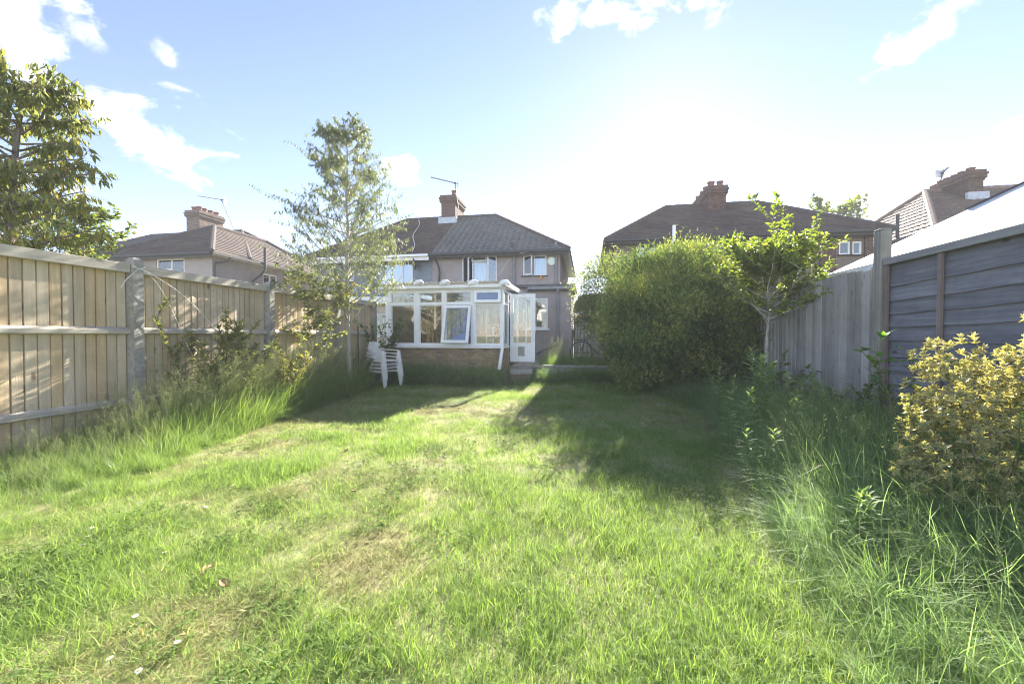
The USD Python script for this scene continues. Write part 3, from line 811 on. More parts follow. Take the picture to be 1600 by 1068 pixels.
    def drape(xa_, xb_, z0, z1, y, mat, name='cloth'):
        n = 40
        xs = np.linspace(xa_, xb_, n)
        ys = y + .03 * np.sin(xs * 48) + .015 * np.sin(xs * 17)
        v = np.vstack([np.stack([xs, ys, np.full(n, z0)], 1), np.stack([xs, ys, np.full(n, z1)], 1)])
        i = np.arange(n - 1)
        obj(name, (v, np.stack([i, i + 1, n + i + 1, n + i], 1)), mat, t, smooth=True)
    drape(xa[3] - .03, xa[4] + .03, zs + .02, zt + .0, Y + .30, M['curtain_rust'])
    obj('rail', bar((xa[3] - .1, Y + .30, zt + .02), (xa[4] + .1, Y + .30, zt + .02), .03, .03), M['upvc'], t)
    t = thing('curtain', 'plain blue curtain behind the tilted open conservatory window', 'curtain', (xa[5], Y + .5, 0))
    drape(xa[5] - .05, xa[6] + .03, zs + .02, zt + .0, Y + .50, M['curtain_blue'])
    obj('rail', bar((xa[5] - .1, Y + .5, zt + .02), (xa[6] + .1, Y + .5, zt + .02), .03, .03), M['upvc'], t)
    t = thing('coat', 'red coat hanging at the end wall inside the conservatory', 'coat', (xa[1] + .35, Y + 1.2, .9))
    k = np.array([xa[1] + .42, Y + 1.0, 0])
    obj('cloth', tube([k + [0, 0, .75], k + [0.01, 0, 1.0], k + [0, 0, 1.35], k + [0, 0, 1.52]], [.11, .10, .085, .03], 9), M['red'], t, smooth=60)
    obj('hook', tube([k + [0, 0, 1.5], k + [0, 0, 1.62]], .012, 6), M['alu'], t)
    t = thing('shelf_unit', 'white shelves with jars inside the conservatory next to its corner', 'shelves', (xa[7], Y + .7, .42))
    sx0, sx1 = xa[7] - .02, xa[8] - .02
    for s in (sx0 + .14, sx1 - .05):
        obj('upright', bx(s, s + .035, Y + .62, Y + .9, .42, 2.0), M['upvc'], t)
    for z in (.95, 1.25, 1.55):
        obj('shelf', bx(sx0 + .18, sx1 - .052, Y + .63, Y + .89, z, z + .025), M['upvc'], t)
    for q in range(7):
        b = np.array([sx0 + .24 + .33 * (q % 4) / 4, Y + .72 + .05 * (q % 2), (.975, 1.275)[q // 4]])
        j = thing('jar', ['short blue jar', 'tall pale jar', 'dark bottle', 'orange tin'][q % 4] + (' on the lower shelf' if q < 4 else ' on the upper shelf') + ' inside the conservatory', 'jar', b)
        obj('body', lathe([(0, 0), (.045, 0), (.05, .02), (.05, .11 + .03 * (q % 3)), (.03, .15 + .03 * (q % 3)), (0, .15 + .03 * (q % 3))], b, 10), M[('curtain_blue', 'net', 'black', 'orange')[q % 4]], j, smooth=40)
        obj('lid', lathe([(0, 0), (.034, 0), (.034, .025), (0, .025)], b + [0, 0, .151 + .03 * (q % 3)], 10), M['upvc'], j, smooth=40)


# ---- terrace with its low wall, step, gate
def terrace():
    obj('terrace', bx(-2.13, 3.4, 11.52, 14.99, -.1, .40), M['paving'], None, kind='structure')
    w = thing('garden_wall', 'low concrete block retaining wall at the terrace edge beside the open door', 'wall', (-.6, 11.4, 0))
    x = -1.35
    k = 0
    for r in range(2):
        x = -1.40 + .2 * r
        while x < 2.0:
            e = x + .43
            obj('block', bx(x, e, 11.36 + RNG.uniform(0, .012), 11.51, -.06 + r * .225, .16 + r * .225, .008), M['concrete'], w)
            x = e + .012
    x = -1.45
    while x < 2.1:
        obj('coping_stone', bx(x, x + .58, 11.33 + RNG.uniform(0, .01), 11.60, .392, .445 + RNG.uniform(0, .008), .01), M['paving'], w)
        x += .59
    s = thing('doorstep', 'concrete doorstep under the open conservatory door', 'step', (-1.8, 11.2, 0))
    obj('slab', bx(-2.05, -1.42, 10.98, 11.50, .22, .36, .012), M['concrete'], s)
    obj('riser', bx(-2.0, -1.47, 11.03, 11.5, -.08, .218), M['stock_brick2'], s)
    g = thing('metal_gate', 'black wrought iron gate between the pebbledash wall and the shrubs', 'gate', (-.1, 16.8, .4))
    ga, gb = -.48, .62
    z0, z1 = .46, 2.05
    for x in (ga, gb):
        obj('stile', bx(x - .018, x + .018, 16.78, 16.82, z0, z1), M['metal'], g)
    for z in (z0 + .1, z0 + .62, z1 - .12):
        obj('crossbar', bx(ga + .019, gb - .019, 16.787, 16.813, z - .015, z + .015), M['metal'], g)
    for k in range(8):
        x = ga + (k + 1) * (gb - ga) / 9
        obj('bar', tube([(x, 16.77, z0 + .05), (x, 16.77, z1 - .02 + .12 * math.sin(math.pi * (k + 1) / 9))], .009, 6), M['metal'], g)
    w = thing('boundary_wall', 'low rough rendered wall with dark coping beside the bicycle wheel', 'wall', (.9, 15.4, .4))
    obj('panel', bx(.14, 2.3, 15.4, 15.6, .0, 1.52), M['render_grey'], w)
    obj('coping', bx(.08, 2.36, 15.34, 15.66, 1.522, 1.60, .01), M['black'], w)
    t = thing('garage', 'far garage with pale door and brown roof seen through the gate gap', 'garage', (.2, 24, 0))
    obj('wall', plate_y(sbox(-1.1, 0, 2.2, 2.45).difference(Polygon([(-.75, 0), (-.75, 1.7), (-.3, 2.15), (.6, 2.2), (1.2, 2.0), (1.5, 1.6), (1.5, 0)])), 24, .25), M['cream'], t)
    obj('door', bx(-.9, 1.6, 24.12, 24.2, 0, 2.3), M['net'], t)
    obj('fascia', bx(-1.25, 2.35, 23.8, 23.84, 2.46, 2.62), M['upvc'], t)
    rf = holder(t, 'roof')
    roof_face(rf, [(-1.25, 23.85, 2.6), (2.35, 23.85, 2.6), (1.3, 25.6, 3.75), (-.2, 25.6, 3.75)], M['tile_brown'], .3)


# ---- house on the left, beyond the fence
def left_house():
    h = thing('house', 'pebbledashed house with brown hipped roofs and five-pot chimney beyond the pale fence', 'house', (-16.5, 16, 0))
    ze = 4.88
    w = (at_y(244, 405, 16)[0], at_y(288, 405, 16)[0], at_y(260, 446, 16)[2], at_y(260, 404, 16)[2])
    obj('wall', plate_y(holes(sbox(-22.2, 0, -16.5, ze), [w]), 16.0, .25), M['pebble'], h)
    r = (at_x(411, 440, -16.5)[1], at_x(434, 440, -16.5)[1], 3.2, at_x(420, 428, -16.5)[2])
    obj('wall', plate_x(holes(sbox(16.255, 0, 26, ze), [(min(r[0], r[1]), max(r[0], r[1]), r[2], r[3])]), -16.75, .25), M['pebble'], h)
    obj('wall', plate_y(sbox(-31, 0, -22.2, ze), 18.3, .25), M['pebble'], h)
    obj('wall', plate_x(sbox(16.255, 0, 18.29, ze), -22.2, .25), M['pebble'], h)
    obj('wall', plate_y(sbox(-31, 0, -16.5, ze), 26.01, .25), M['pebble'], h)
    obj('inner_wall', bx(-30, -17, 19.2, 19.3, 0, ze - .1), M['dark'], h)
    window(h, *w, 16.0, (1, .85), (.6, None), M['glass_blue'], M['net'], (0, 1), fr=.07)
    y0, y1 = min(r[0], r[1]), max(r[0], r[1])
    wi = holder(h, 'window')
    obj('frame', plate_x(sbox(y0, r[2], y1, r[3]).difference(sbox(y0 + .08, r[2] + .08, (y0 + y1) / 2 - .04, r[3] - .08)).difference(sbox((y0 + y1) / 2 + .04, r[2] + .08, y1 - .08, r[3] - .08)), -16.6, .06), M['upvc'], wi)
    obj('pane', bx(-16.575, -16.567, y0 + .05, y1 - .05, r[2] + .05, r[3] - .05), M['glass'], wi)
    hip_roof(h, -22.6, -16.1, 15.6, 24, ze + .04, (-19.35, 18.9), (-19.35, 22.5), 6.95, {'all': M['tile_brown']}, .24, label='rear wing hipped roof', skip=('back',), ridge_mat=M['ridge_dark'])
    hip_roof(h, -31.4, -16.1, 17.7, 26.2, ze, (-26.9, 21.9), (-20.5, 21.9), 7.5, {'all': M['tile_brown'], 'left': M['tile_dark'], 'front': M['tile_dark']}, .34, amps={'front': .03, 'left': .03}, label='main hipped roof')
    gutter(h, (-22.6, 15.55, ze - .02), (-16.1, 15.55, ze - .02))
    gutter(h, (-16.05, 15.55, ze - .02), (-16.05, 22.0, ze - .02))
    obj('gutter', bar((-16.05, 22.02, ze - .02), (-16.05, 26.2, ze - .02), .12, .1), M['upvc'], h, label='white gutter')
    obj('fascia', bx(-22.55, -16.14, 15.62, 15.65, ze - .16, ze), M['black'], h)
    obj('soffit', bx(-22.5, -16.5, 15.655, 15.995, ze - .04, ze - .01), M['upvc'], h)
    obj('soffit', bx(-16.498, -16.12, 15.655, 26, ze - .04, ze - .01), M['upvc'], h)
    p = at_x(336, 420, -16.4)
    pipe(h, [(-16.05, p[1] + .45, ze - .08), (-16.1, p[1] + .35, ze - .25), (-16.42, p[1] + .04, ze - .38), (-16.42, p[1], ze - .6), (-16.42, p[1], 2.5)])
    p = at_x(414, 410, -16.0)
    pipe(h, [(-16.0, p[1], 5.7), (-16.0, p[1], 4.55), (-16.08, p[1] - .15, 4.3), (-16.4, p[1] - .35, 3.95), (-16.4, p[1] - .35, 2.5)], None, .06, 'soil_pipe')
    chimney(h, -23.3, -22.4, 20.9, 22.5, 6.4, 8.62, M['brick_yellow'], [(-23.02, 21.15), (-22.68, 21.15), (-22.68, 21.5), (-22.68, 21.9), (-22.68, 22.3)], pot_r=.15)
    aerial('television aerial beside the five-pot brick chimney beyond the left fence', (-20.95, 21.9, 7.5), at_y(346, 312, 21.9), at_y(309, 306, 21.4), 8)


# ---- house behind the big bush
def right_house():
    h = thing('house', 'brown house with dark hipped roof and pale flue pipe rising behind the big bush', 'house', (5.8, 16.5, 0))
    Y, ze = 16.5, 4.83
    W = lambda a, b, c, d: (at_y(a, c, Y)[0], at_y(b, c, Y)[0], at_y(a, d, Y)[2], at_y(a, c, Y)[2])
    w1, w2, w3, w4 = W(995, 1024, 381, 404), W(1196, 1254, 380, 430), W(1311, 1329, 377, 398), W(1332, 1347, 377, 398)
    obj('wall', plate_y(sbox(1.1, 0, 9.75, 2.9), Y - .012, .25), M['brick_red'], h, label='red brick lower wall')
    obj('wall', plate_y(holes(sbox(1.1, 2.904, 9.75, ze), [w1, w2, w3, w4]), Y, .25), M['pebble_brown'], h, label='brown pebbledashed upper wall')
    obj('pier', bx(w3[0] - .62, w3[0] - .12, Y - .06, Y - .002, 2.904, ze - .06), M['brick_red'], h)
    obj('pier', bx(w4[1] + .06, 9.74, Y - .06, Y - .002, 2.904, ze - .06), M['brick_red'], h)
    obj('wall', plate_x(sbox(Y + .255, 0, 24.5, ze), 1.1, .25), M['brick_red'], h)
    obj('wall', plate_x(sbox(Y + .255, 0, 24.5, ze), 9.5, .25), M['brick_red'], h)
    obj('wall', plate_y(sbox(1.1, 0, 9.75, ze), 24.51, .25), M['brick_red'], h)
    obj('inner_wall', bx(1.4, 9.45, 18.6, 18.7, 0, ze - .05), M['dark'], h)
    window(h, *w1, Y, (1, 1), (.6, None), M['glass_blue'], M['net'], (0, .6), sill=.04, skip=(1,), opened=((1, 'top', 25),))
    window(h, *w2, Y, (1, 1.4, 1), None, M['glass_blue'], M['net'], (0, 1), sill=.04)
    window(h, *w3, Y, (1,), None, M['glass_blue'], M['net'], (0, 1), sill=.04)
    window(h, *w4, Y, (1,), None, M['glass_blue'], M['net'], (0, 1), sill=.04)
    hip_roof(h, .7, 10.15, 16.05, 24.9, ze, (3.6, 20.5), (7.55, 20.5), 7.2, {'all': M['tile_brown']}, .22)
    chimney(h, 5.2, 5.95, 19.6, 22.1, 6.3, 7.8, M['brick_dark'], [(5.4, 19.85), (5.77, 19.85), (5.4, 20.5), (5.4, 21.1), (5.4, 21.8)], pot_r=.15)
    gutter(h, (.7, 16.0, ze - .02), (10.15, 16.0, ze - .02))
    gutter(h, (.66, 16.0, ze - .02), (.66, 24.9, ze - .02))
    obj('fascia', bx(.72, 10.1, 16.07, 16.1, ze - .15, ze - .01), M['black'], h)
    obj('soffit', bx(.74, 10.1, 16.105, 16.495, ze - .05, ze - .012), M['black'], h)
    obj('soffit', bx(.74, 1.098, 16.5, 24.5, ze - .05, ze - .012), M['black'], h)
    x = at_y(1053, 380, 15.9)[0]
    pipe(h, [(x, 15.9, at_y(1053, 352, 15.9)[2]), (x, 15.9, ze - .05), (x - .05, 16.1, ze - .3), (x - .05, 16.4, ze - .5), (x - .05, 16.4, 2.0)], M['upvc'], .065, 'flue_pipe')
    # bird on the ridge
    b = np.array([7.45, 20.5, 7.32])
    t = thing('bird', 'small dark bird perched on the ridge end of the brown roof', 'bird', b)
    obj('body', tube([b + [-.17, 0, .10], b + [-.10, 0, .13], b + [0, 0, .18], b + [.06, 0, .25], b + [.08, 0, .31], b + [.12, 0, .33], b + [.17, 0, .325]], [.012, .035, .065, .055, .04, .03, .004], 9), M['metal'], t, smooth=60)
    for s in (-.02, .02):
        obj('leg', tube([b + [.0, s, .0], b + [.01, s, .13]], .006, 5), M['metal'], t)


# ---- house on the far right
def far_right_house():
    h = thing('house', 'house with red-brown tiled hipped roof and lead flashing above the white canopy', 'house', (14, 17, 0))
    ze = 4.9
    obj('wall', plate_y(sbox(12.1, 0, 24, ze), 17.0, .25), M['cream'], h)
    obj('wall', plate_x(sbox(17.255, 0, 25, ze), 12.1, .25), M['cream'], h)
    obj('wall', plate_y(sbox(12.1, 0, 24, ze), 25.01, .25), M['cream'], h)
    obj('wall', plate_x(sbox(17.255, 0, 25, ze), 23.75, .25), M['cream'], h)
    hip_roof(h, 11.7, 24.4, 16.6, 25.4, ze, (14.4, 21), (21, 21), 7.45, {'all': M['tile_red'], 'left': M['tile_red']}, .30, amps={'all': .02, 'left': .02}, ridge_mat=M['ridge'])
    chimney(h, 15.0, 15.5, 19.7, 21.5, 6.4, 7.85, M['brick_dark'], [(15.25, 19.95), (15.25, 20.35), (15.25, 20.7), (15.25, 21.05), (15.25, 21.35)], flash=(6.62, 6.95), pot_r=.13, pot_h=.25)
    obj('lead_sheet', [bar((15.1, 19.5, 6.62), (15.12, 21.5, 7.47), .28, .03)], M['lead'], h)
    gutter(h, (11.65, 16.55, ze - .02), (11.65, 25.4, ze - .02))
    gutter(h, (11.7, 16.55, ze - .02), (24.4, 16.55, ze - .02))
    pipe(h, [(11.62, 18.25, 5.85), (11.62, 18.25, 5.0), (11.75, 18.2, 4.75), (12.02, 18.1, 4.6), (12.02, 18.1, 2.0)], None, .06, 'soil_pipe')
    aerial('small television aerial on the red brick stack above the white canopy', (15.2, 21.4, 7.8), at_y(1473, 270, 21.5), at_y(1481, 262, 21.2), 4)


# ---- fences
def feather_board(x, y, w, z0, z1, out, lean=0.0):
    """A feather-edge board: thin on one edge, thick on the other."""
    t0, t1 = .006, .026
    s = out
    prof = np.array([(0, 0), (s * t1, 0), (s * t0, w), (0, w)])
    v = np.array([[x + a + (lean if k else 0) * .2, y + b + (lean if k else 0), z] for k, z in enumerate((z0, z1)) for a, b in prof])
    return trimesh.convex.convex_hull(v)


def lapped_board(x, y, w, z0, z1, lean):
    """Board seen from the rail side: a flat face, and a thin edge that runs on behind its neighbour."""
    g, ti = .017, RNG.normal(0, .0022)
    face = np.array([[x + .004 + s * ti + d, y + b + (lean if k else 0), z] for k, z in enumerate((z0, z1)) for s, b in ((-1, 0), (1, w - g)) for d in (0, .016)])
    lip = np.array([[x - .012 + d, y + b + (lean if k else 0), z] for k, z in enumerate((z0, z1)) for b in (w - g - .02, w + .02) for d in (0, .010)])
    return cat_mesh([trimesh.convex.convex_hull(face), trimesh.convex.convex_hull(lip)])


def left_fence():
    X = -5.58
    f = thing('wooden_fence', 'pale timber board fence with concrete posts along the grass', 'fence', (X, 4.3, 0))
    posts = [2.05, 4.29, 6.53, 8.55, 10.2]
    for k, y in enumerate(posts):
        zt = 2.26 - (.02 * k if k < 4 else .1)
        p = np.array([[X + .02 + a, y + b, z] for a in (-.06, .06) for b in (-.06, .06) for z in (-.2, zt - .03)] + [[X + .02 + a, y + b, zt] for a in (-.035, .035) for b in (-.035, .035)])
        obj('concrete_post', trimesh.convex.convex_hull(p), M['concrete'], f)
    for k in range(4):
        a, b = posts[k] + .065, posts[k + 1] - .065
        n = round((b - a + .02) / .109)
        w = (b - a) / n
        for i in range(n):
            obj('board', lapped_board(X - .045 + RNG.uniform(-.003, .003), a + i * w, w, -.02 + RNG.uniform(0, .02), 2.12 + RNG.uniform(-.006, .006), RNG.normal(0, .002)), M[f'board{RNG.choice(4, p=[.4, .25, .2, .15])}'], f)
        for z in (1.33, .46):
            q = np.array([[X - .018 + u, yy, z + v] for yy in (a, b) for u, v in ((0, -.045), (.055, -.03), (.055, .012), (0, .045))])
            obj('rail', trimesh.convex.convex_hull(q), M['rail'], f)
        obj('top_rail', bx(X - .03, X + .05, a, b, 2.045, 2.155, .006), M['rail'], f)
    # string tied round the post
    y = posts[1]
    s = thing('string', 'white string tied round the nearest concrete post and trailing along the fence', 'string', (X + .1, y, 2.1))
    sx = X + .10
    obj('loop', tube([(sx, y - .08, 2.12), (sx + .01, y, 2.10), (sx, y + .075, 2.13), (sx - .1, y + .08, 2.15)], .005, 5), M['string'], s)
    obj('strand', tube([(sx + .005, y - .02, 2.10), (sx + .02, y - .10, 2.02), (sx + .02, y - .17, 1.95), (sx + .0, y - .22, 1.84)], .004, 5), M['string'], s)
    t = np.linspace(0, 1, 14)
    obj('strand', tube(np.stack([sx + .03 + .02 * np.sin(t * 5), y + 1.25 * t, 2.10 - .95 * t + .12 * np.sin(t * 3.1)], 1), .004, 5), M['string'], s)
    obj('strand', tube(np.stack([sx + .02 + .03 * np.sin(t * 4), y + .75 * t, 2.10 - 1.2 * t ** 1.2 + .05 * np.sin(t * 6)], 1), .003, 5), M['string'], s)


def right_fence():
    X = 3.5
    f = thing('wooden_fence', 'weathered grey upright board fence behind the small tree', 'fence', (X, 8, 0))
    y, i = 5.80, 0
    while y < 14.6:
        w = RNG.uniform(.145, .175)
        z = 2.13 + RNG.normal(0, .012) - (.03 if y < 6 else 0) - .004 * (y - 5.8)
        obj('board', feather_board(X + .02 + RNG.uniform(-.006, .006), y, w + .018, -.05, z, -1, RNG.normal(0, .012)), M[f'grey_board{RNG.integers(4)}'], f)
        y += w
        i += 1
    for z in (.4, 1.2, 1.95):
        obj('rail', bx(X + .03, X + .08, 5.8, 14.6, z - .04, z + .04), M['grey_rail'], f)
    for y in (8.2, 10.6, 13.0):
        obj('post', bx(X + .082, X + .18, y - .05, y + .05, -.2, 2.1), M['grey_post'], f)
    p = thing('gate_post', 'tall weathered square timber post between the board fence and the dark panel', 'post', (X, 5.7, 0))
    obj('shaft', bx(X - .085, X + .035, 5.63, 5.765, -.2, 2.52, .006), M['grey_post'], p)
    obj('cap', bx(X - .083, X + .033, 5.632, 5.763, 2.521, 2.54, .005), M['grey_post'], p)
    g = thing('fence_panel', 'blue-grey horizontal overlap fence panel behind the yellow shrub', 'fence panel', (X, 4.6, 0))
    ya, yb = 5.62, 2.6
    z, k = .06, 0
    while z < 2.02:
        hgt = RNG.uniform(.16, .19)
        n = 24
        yy = np.linspace(yb, ya, n)
        ph = RNG.uniform(0, 9)
        wav = .010 * np.sin(yy * 2.3 + ph) + .006 * np.sin(yy * 7.1 + ph * 2)
        lo, hi = z - .02 + wav, np.full(n, 2.125 if z + hgt - .01 >= 2.02 else z + hgt + .01)
        V = np.vstack([np.stack([np.full(n, X - .012), yy, lo], 1), np.stack([np.full(n, X - .024), yy, lo + .003], 1), np.stack([np.full(n, X + .004), yy, hi], 1), np.stack([np.full(n, X + .012), yy, hi], 1)])
        i = np.arange(n - 1)
        q = np.vstack([np.stack([r * n + i, ((r + 1) % 4) * n + i, ((r + 1) % 4) * n + i + 1, r * n + i + 1], 1) for r in range(4)])
        obj('slat', (V, q), M[f'slat{RNG.integers(4)}'], g)
        z += hgt - .01
        k += 1
    for y in (5.585, 4.83, 3.95, 3.1):
        obj('batten', bx(X - .062, X - .027, y - .022, y + .022, .03, 2.09, .004), M['batten'], g)
    obj('top_rail', bx(X - .066, X + .02, yb, ya, 2.095, 2.175, .005), M['grey_rail'], g)


def canopy():
    t = thing('gazebo', 'white fabric gazebo roof showing over the fence panel', 'gazebo', (5.85, 5.5, 0))
    c = [np.array(p, float) for p in ((4.1, 8.1, 2.32), (4.1, 2.9, 2.32), (7.6, 2.9, 2.32), (7.6, 8.1, 2.32))]
    top = np.array([5.85, 5.5, 3.5])
    for k in range(4):
        a, b = c[k], c[(k + 1) % 4]
        n = 12
        V = []
        for i in range(n + 1):
            s = i / n
            for j in range(n + 1):
                e = a + (b - a) * j / n
                p = e + (top - e) * s
                V.append(p - UP * (.16 * math.sin(math.pi * j / n) * (1 - s) * math.sin(math.pi * min(s + .12, 1)) + .02 * math.sin(j * 2.7) * (1 - s)))
        i, j = np.meshgrid(np.arange(n), np.arange(n), indexing='ij')
        q = np.stack([i * (n + 1) + j, i * (n + 1) + j + 1, (i + 1) * (n + 1) + j + 1, (i + 1) * (n + 1) + j], -1).reshape(-1, 4)
        obj('roof_panel', (np.array(V), q), M['canvas'], t, smooth=True)
        m = a + (top - a) * .55
        obj('hip_trim', bar(m + UP * .012, top + UP * .012, .06, .012), M['navy'], t)
        obj('valance', bar(a - UP * .05, b - UP * .05, .012, .10), M['canvas'], t)
        obj('leg', bx(a[0] - .02, a[0] + .02, a[1] - .02, a[1] + .02, -.05, a[2] - .03), M['alu'], t)
        obj('rafter', bar(a - UP * .06, top - UP * .1, .025, .025), M['alu'], t)


# ---- stacked chairs
def chairs():
    """White moulded garden chairs, one inside another."""
    def xf(m, base, rz):
        v, f, _ = meshkit.arrays(m)
        c, s = math.cos(rz), math.sin(rz)
        return v @ np.array([[c, s, 0], [-s, c, 0], [0, 0, 1]]) + base, f
    base, rz = np.array([-4.88, 9.42, float(gz(-4.88, 9.42)) - .01]), math.radians(-12)
    lab = ['lowest white plastic garden chair of the stack by the fence end', 'second chair from the bottom of the white plastic stack', 'second chair from the top of the white plastic stack', 'topmost white plastic garden chair of the stack by the conservatory']
    c = thing('garden_chair', lab[0], 'chair', base, 'stacked white garden chairs')
    P = lambda m: xf(m, base, rz)
    # faces +X: seat, back, arms, four legs
    n = 9
    u, v = np.meshgrid(np.linspace(-.22, .23, n), np.linspace(-.22, .22, n), indexing='ij')
    z = .41 + .018 * (u / .22) - .02 * np.cos(u * 5) * np.cos(v * 6) - .03 * np.clip(u - .17, 0, 1) * 8
    top = np.stack([u, v * (1 + .12 * u), z], -1).reshape(-1, 3)
    def shell(top, n, m, d):
        V = np.vstack([top, top + d])
        i, j = np.meshgrid(np.arange(n - 1), np.arange(m - 1), indexing='ij')
        a = np.stack([i * m + j, (i + 1) * m + j, (i + 1) * m + j + 1, i * m + j + 1], -1).reshape(-1, 4)
        e = [k * m for k in range(n)] + [(n - 1) * m + k for k in range(1, m)] + [k * m + m - 1 for k in range(n - 2, -1, -1)] + [k for k in range(m - 2, 0, -1)]
        w = np.array([[e[k], e[k - 1], e[k - 1] + n * m, e[k] + n * m] for k in range(len(e))])
        return V, np.vstack([a, a[:, ::-1] + n * m, w[:, ::-1]])
    obj('seat', P(shell(top, n, n, np.array([0, 0, -.012]))), M['plastic'], c, smooth=40)
    u, v = np.meshgrid(np.linspace(0, 1, n), np.linspace(-1, 1, n), indexing='ij')
    wd = .215 - .03 * u ** 3 - .06 * np.clip(u - .85, 0, 1) * 4 * np.abs(v)
    bk = np.stack([-.21 - .17 * u + .035 * v * v * (1), v * wd, .40 + .47 * u - .05 * (np.abs(v) ** 4) * u], -1).reshape(-1, 3)
    obj('backrest', P(shell(bk, n, n, np.array([-.014, 0, 0]))), M['plastic'], c, smooth=40)
    for s in (-1, 1):
        arm = [(-.33, s * .225, .70), (-.22, s * .262, .665), (0, s * .285, .655), (.16, s * .285, .65), (.225, s * .28, .615)]
        arm = np.array(arm)
        obj('arm', P(cat_mesh([bar(arm[k], arm[k + 1], .055, .022) for k in range(4)])), M['plastic'], c)
        fl = [(.20, s * .28, .64), (.255, s * .29, .30), (.29, s * .30, .0)]
        pts = np.array([np.array(fl[k]) + [dx, dy, 0] for k in range(3) for dx in (-.03 - .012 * (2 - k) * .5, .025) for dy in (-.018, .018)])
        obj('leg', P(cat_mesh([trimesh.convex.convex_hull(pts[:8]), trimesh.convex.convex_hull(pts[4:])])), M['plastic'], c)
        bl = [(-.20, s * .20, .42), (-.28, s * .26, .2), (-.33, s * .285, .0)]
        pts = np.array([np.array(bl[k]) + [dx, dy, 0] for k in range(3) for dx in (-.035, .03) for dy in (-.018, .018)])
        obj('leg', P(cat_mesh([trimesh.convex.convex_hull(pts[:8]), trimesh.convex.convex_hull(pts[4:])])), M['plastic'], c)
        obj('side_rail', P(bar((-.2, s * .215, .40), (.22, s * .235, .395), .02, .05)), M['plastic'], c)
    for k in range(1, 4):
        r = UsdGeom.Xform.Define(stage, f'/World/garden_chair_{k:03d}')
        r.AddTranslateOp().Set(Gf.Vec3d(*map(float, base + [.012 * k, .006 * (k % 2), .082 * k])))
        r.GetPrim().GetReferences().AddInternalReference(c.path)
        r.GetPrim().SetInstanceable(True)
        say(r.GetPrim(), lab[k], 'chair', 'stacked white garden chairs')


def bicycle():
    c = np.array([-.17, 12.75, .42 + .33])
    b = thing('bicycle', 'bicycle with its rear half in the shrubs, one pale wheel showing on the terrace', 'bicycle', (-.17, 12.75, .42))
    ring = lambda c, r, t, m, n=36: tube([c + [r * math.cos(a), 0, r * math.sin(a)] for a in np.linspace(0, 2 * np.pi, n)], t, 7, cap=False)
    cs = [c, c + [1.02, .02, 0]]
    for q in cs:
        w = holder(b, 'wheel')
        obj('tyre', ring(q, .325, .019, 7), M['rubber'], w, smooth=True)
        obj('rim', ring(q, .300, .014, 7), M['alu'], w, smooth=True)
        obj('hub', tube([q + [0, -.05, 0], q + [0, .05, 0]], .02, 8), M['alu'], w)
        obj('spoke', [tube([q, q + [.29 * math.cos(a), 0, .29 * math.sin(a)]], .003, 3) for a in np.linspace(0, 2 * np.pi, 18, endpoint=False)], M['alu'], w, kind='stuff')
    st, hd, bb = c + [.72, 0, .42], c + [.14, 0, .46], c + [.50, 0, -.05]
    for p, q in ((st, hd), (hd - UP * .08, bb), (bb, st)):
        obj('tube', tube([p, q], .017, 8), M['metal'], b, smooth=50)
    obj('fork', tube([c, hd], .014, 8), M['metal'], b, smooth=50)
    obj('stay', tube([cs[1], st - UP * .03], .010, 6), M['metal'], b)
    obj('stay', tube([cs[1], bb], .010, 6), M['metal'], b)
    obj('saddle', tube([st + [-.12, 0, .11], st + [0, 0, .12], st + [.12, 0, .11]], [.02, .045, .07], 8), M['rubber'], b, smooth=60)
    obj('handlebar', tube([hd + [.02, -.26, .12], hd + [0, -.05, .14], hd + [0, .05, .14], hd + [.02, .26, .12]], .013, 7), M['alu'], b, smooth=60)
    obj('crank', [bar(bb + [-.13, .03, -.08], bb + [.13, -.03, .08], .02, .02)], M['alu'], b)


middle_house()
cream_extension()
conservatory()
terrace()
left_house()
right_house()
far_right_house()
left_fence()
right_fence()
canopy()
chairs()
bicycle()


# ---------------------------------------------------------------- vegetation
M['lawn_dry'] = leafmat('dry_lawn_grass', [(0, (0.162, 0.158, 0.057)), (0.5, (0.285, 0.284, 0.104)), (1, (0.437, 0.42, 0.19))], (1.1, 1.05, .8), .35, .6, .25)
M['lawn_mid'] = leafmat('lawn_grass', [(0, (0.136, 0.242, 0.061)), (0.5, (0.235, 0.363, 0.095)), (1, (0.407, 0.485, 0.224))], (1.3, 1.16, .9), .55, .6, .2, 1.2)
M['lawn_lush'] = leafmat('lush_lawn_grass', [(0, (0.13, 0.23, 0.059)), (0.5, (0.232, 0.346, 0.098)), (1, (0.362, 0.445, 0.175))], (1.2, 1.2, .6), .52, .55, .22, 1.2)
M['tall_green'] = leafmat('tall_grass', [(0, (0.111, 0.21, 0.058)), (0.5, (0.208, 0.323, 0.1)), (1, (0.333, 0.436, 0.182))], (1.25, 1.2, .6), .45, .45, .35, 1.0)
M['tall_blue'] = leafmat('coarse_grass', [(0, (0.144, 0.238, 0.098)), (0.5, (0.252, 0.365, 0.151)), (1, (0.416, 0.53, 0.248))], (1.1, 1.2, .7), .45, .55, .2, 1.0)
M['seed'] = leafmat('seed_heads', [(0, (0.242, 0.264, 0.115)), (0.5, (0.363, 0.396, 0.196)), (1, (0.506, 0.528, 0.299))], (1.1, 1.1, .8), .4, .7, .2)
M['euc'] = leafmat('hanging_leaf', [(0, (0.103, 0.132, 0.066)), (0.5, (0.184, 0.218, 0.114)), (0.8, (0.276, 0.299, 0.156)), (1, (0.391, 0.333, 0.18))], (1.15, 1.2, .6), .4, .4, .5, 1.5)
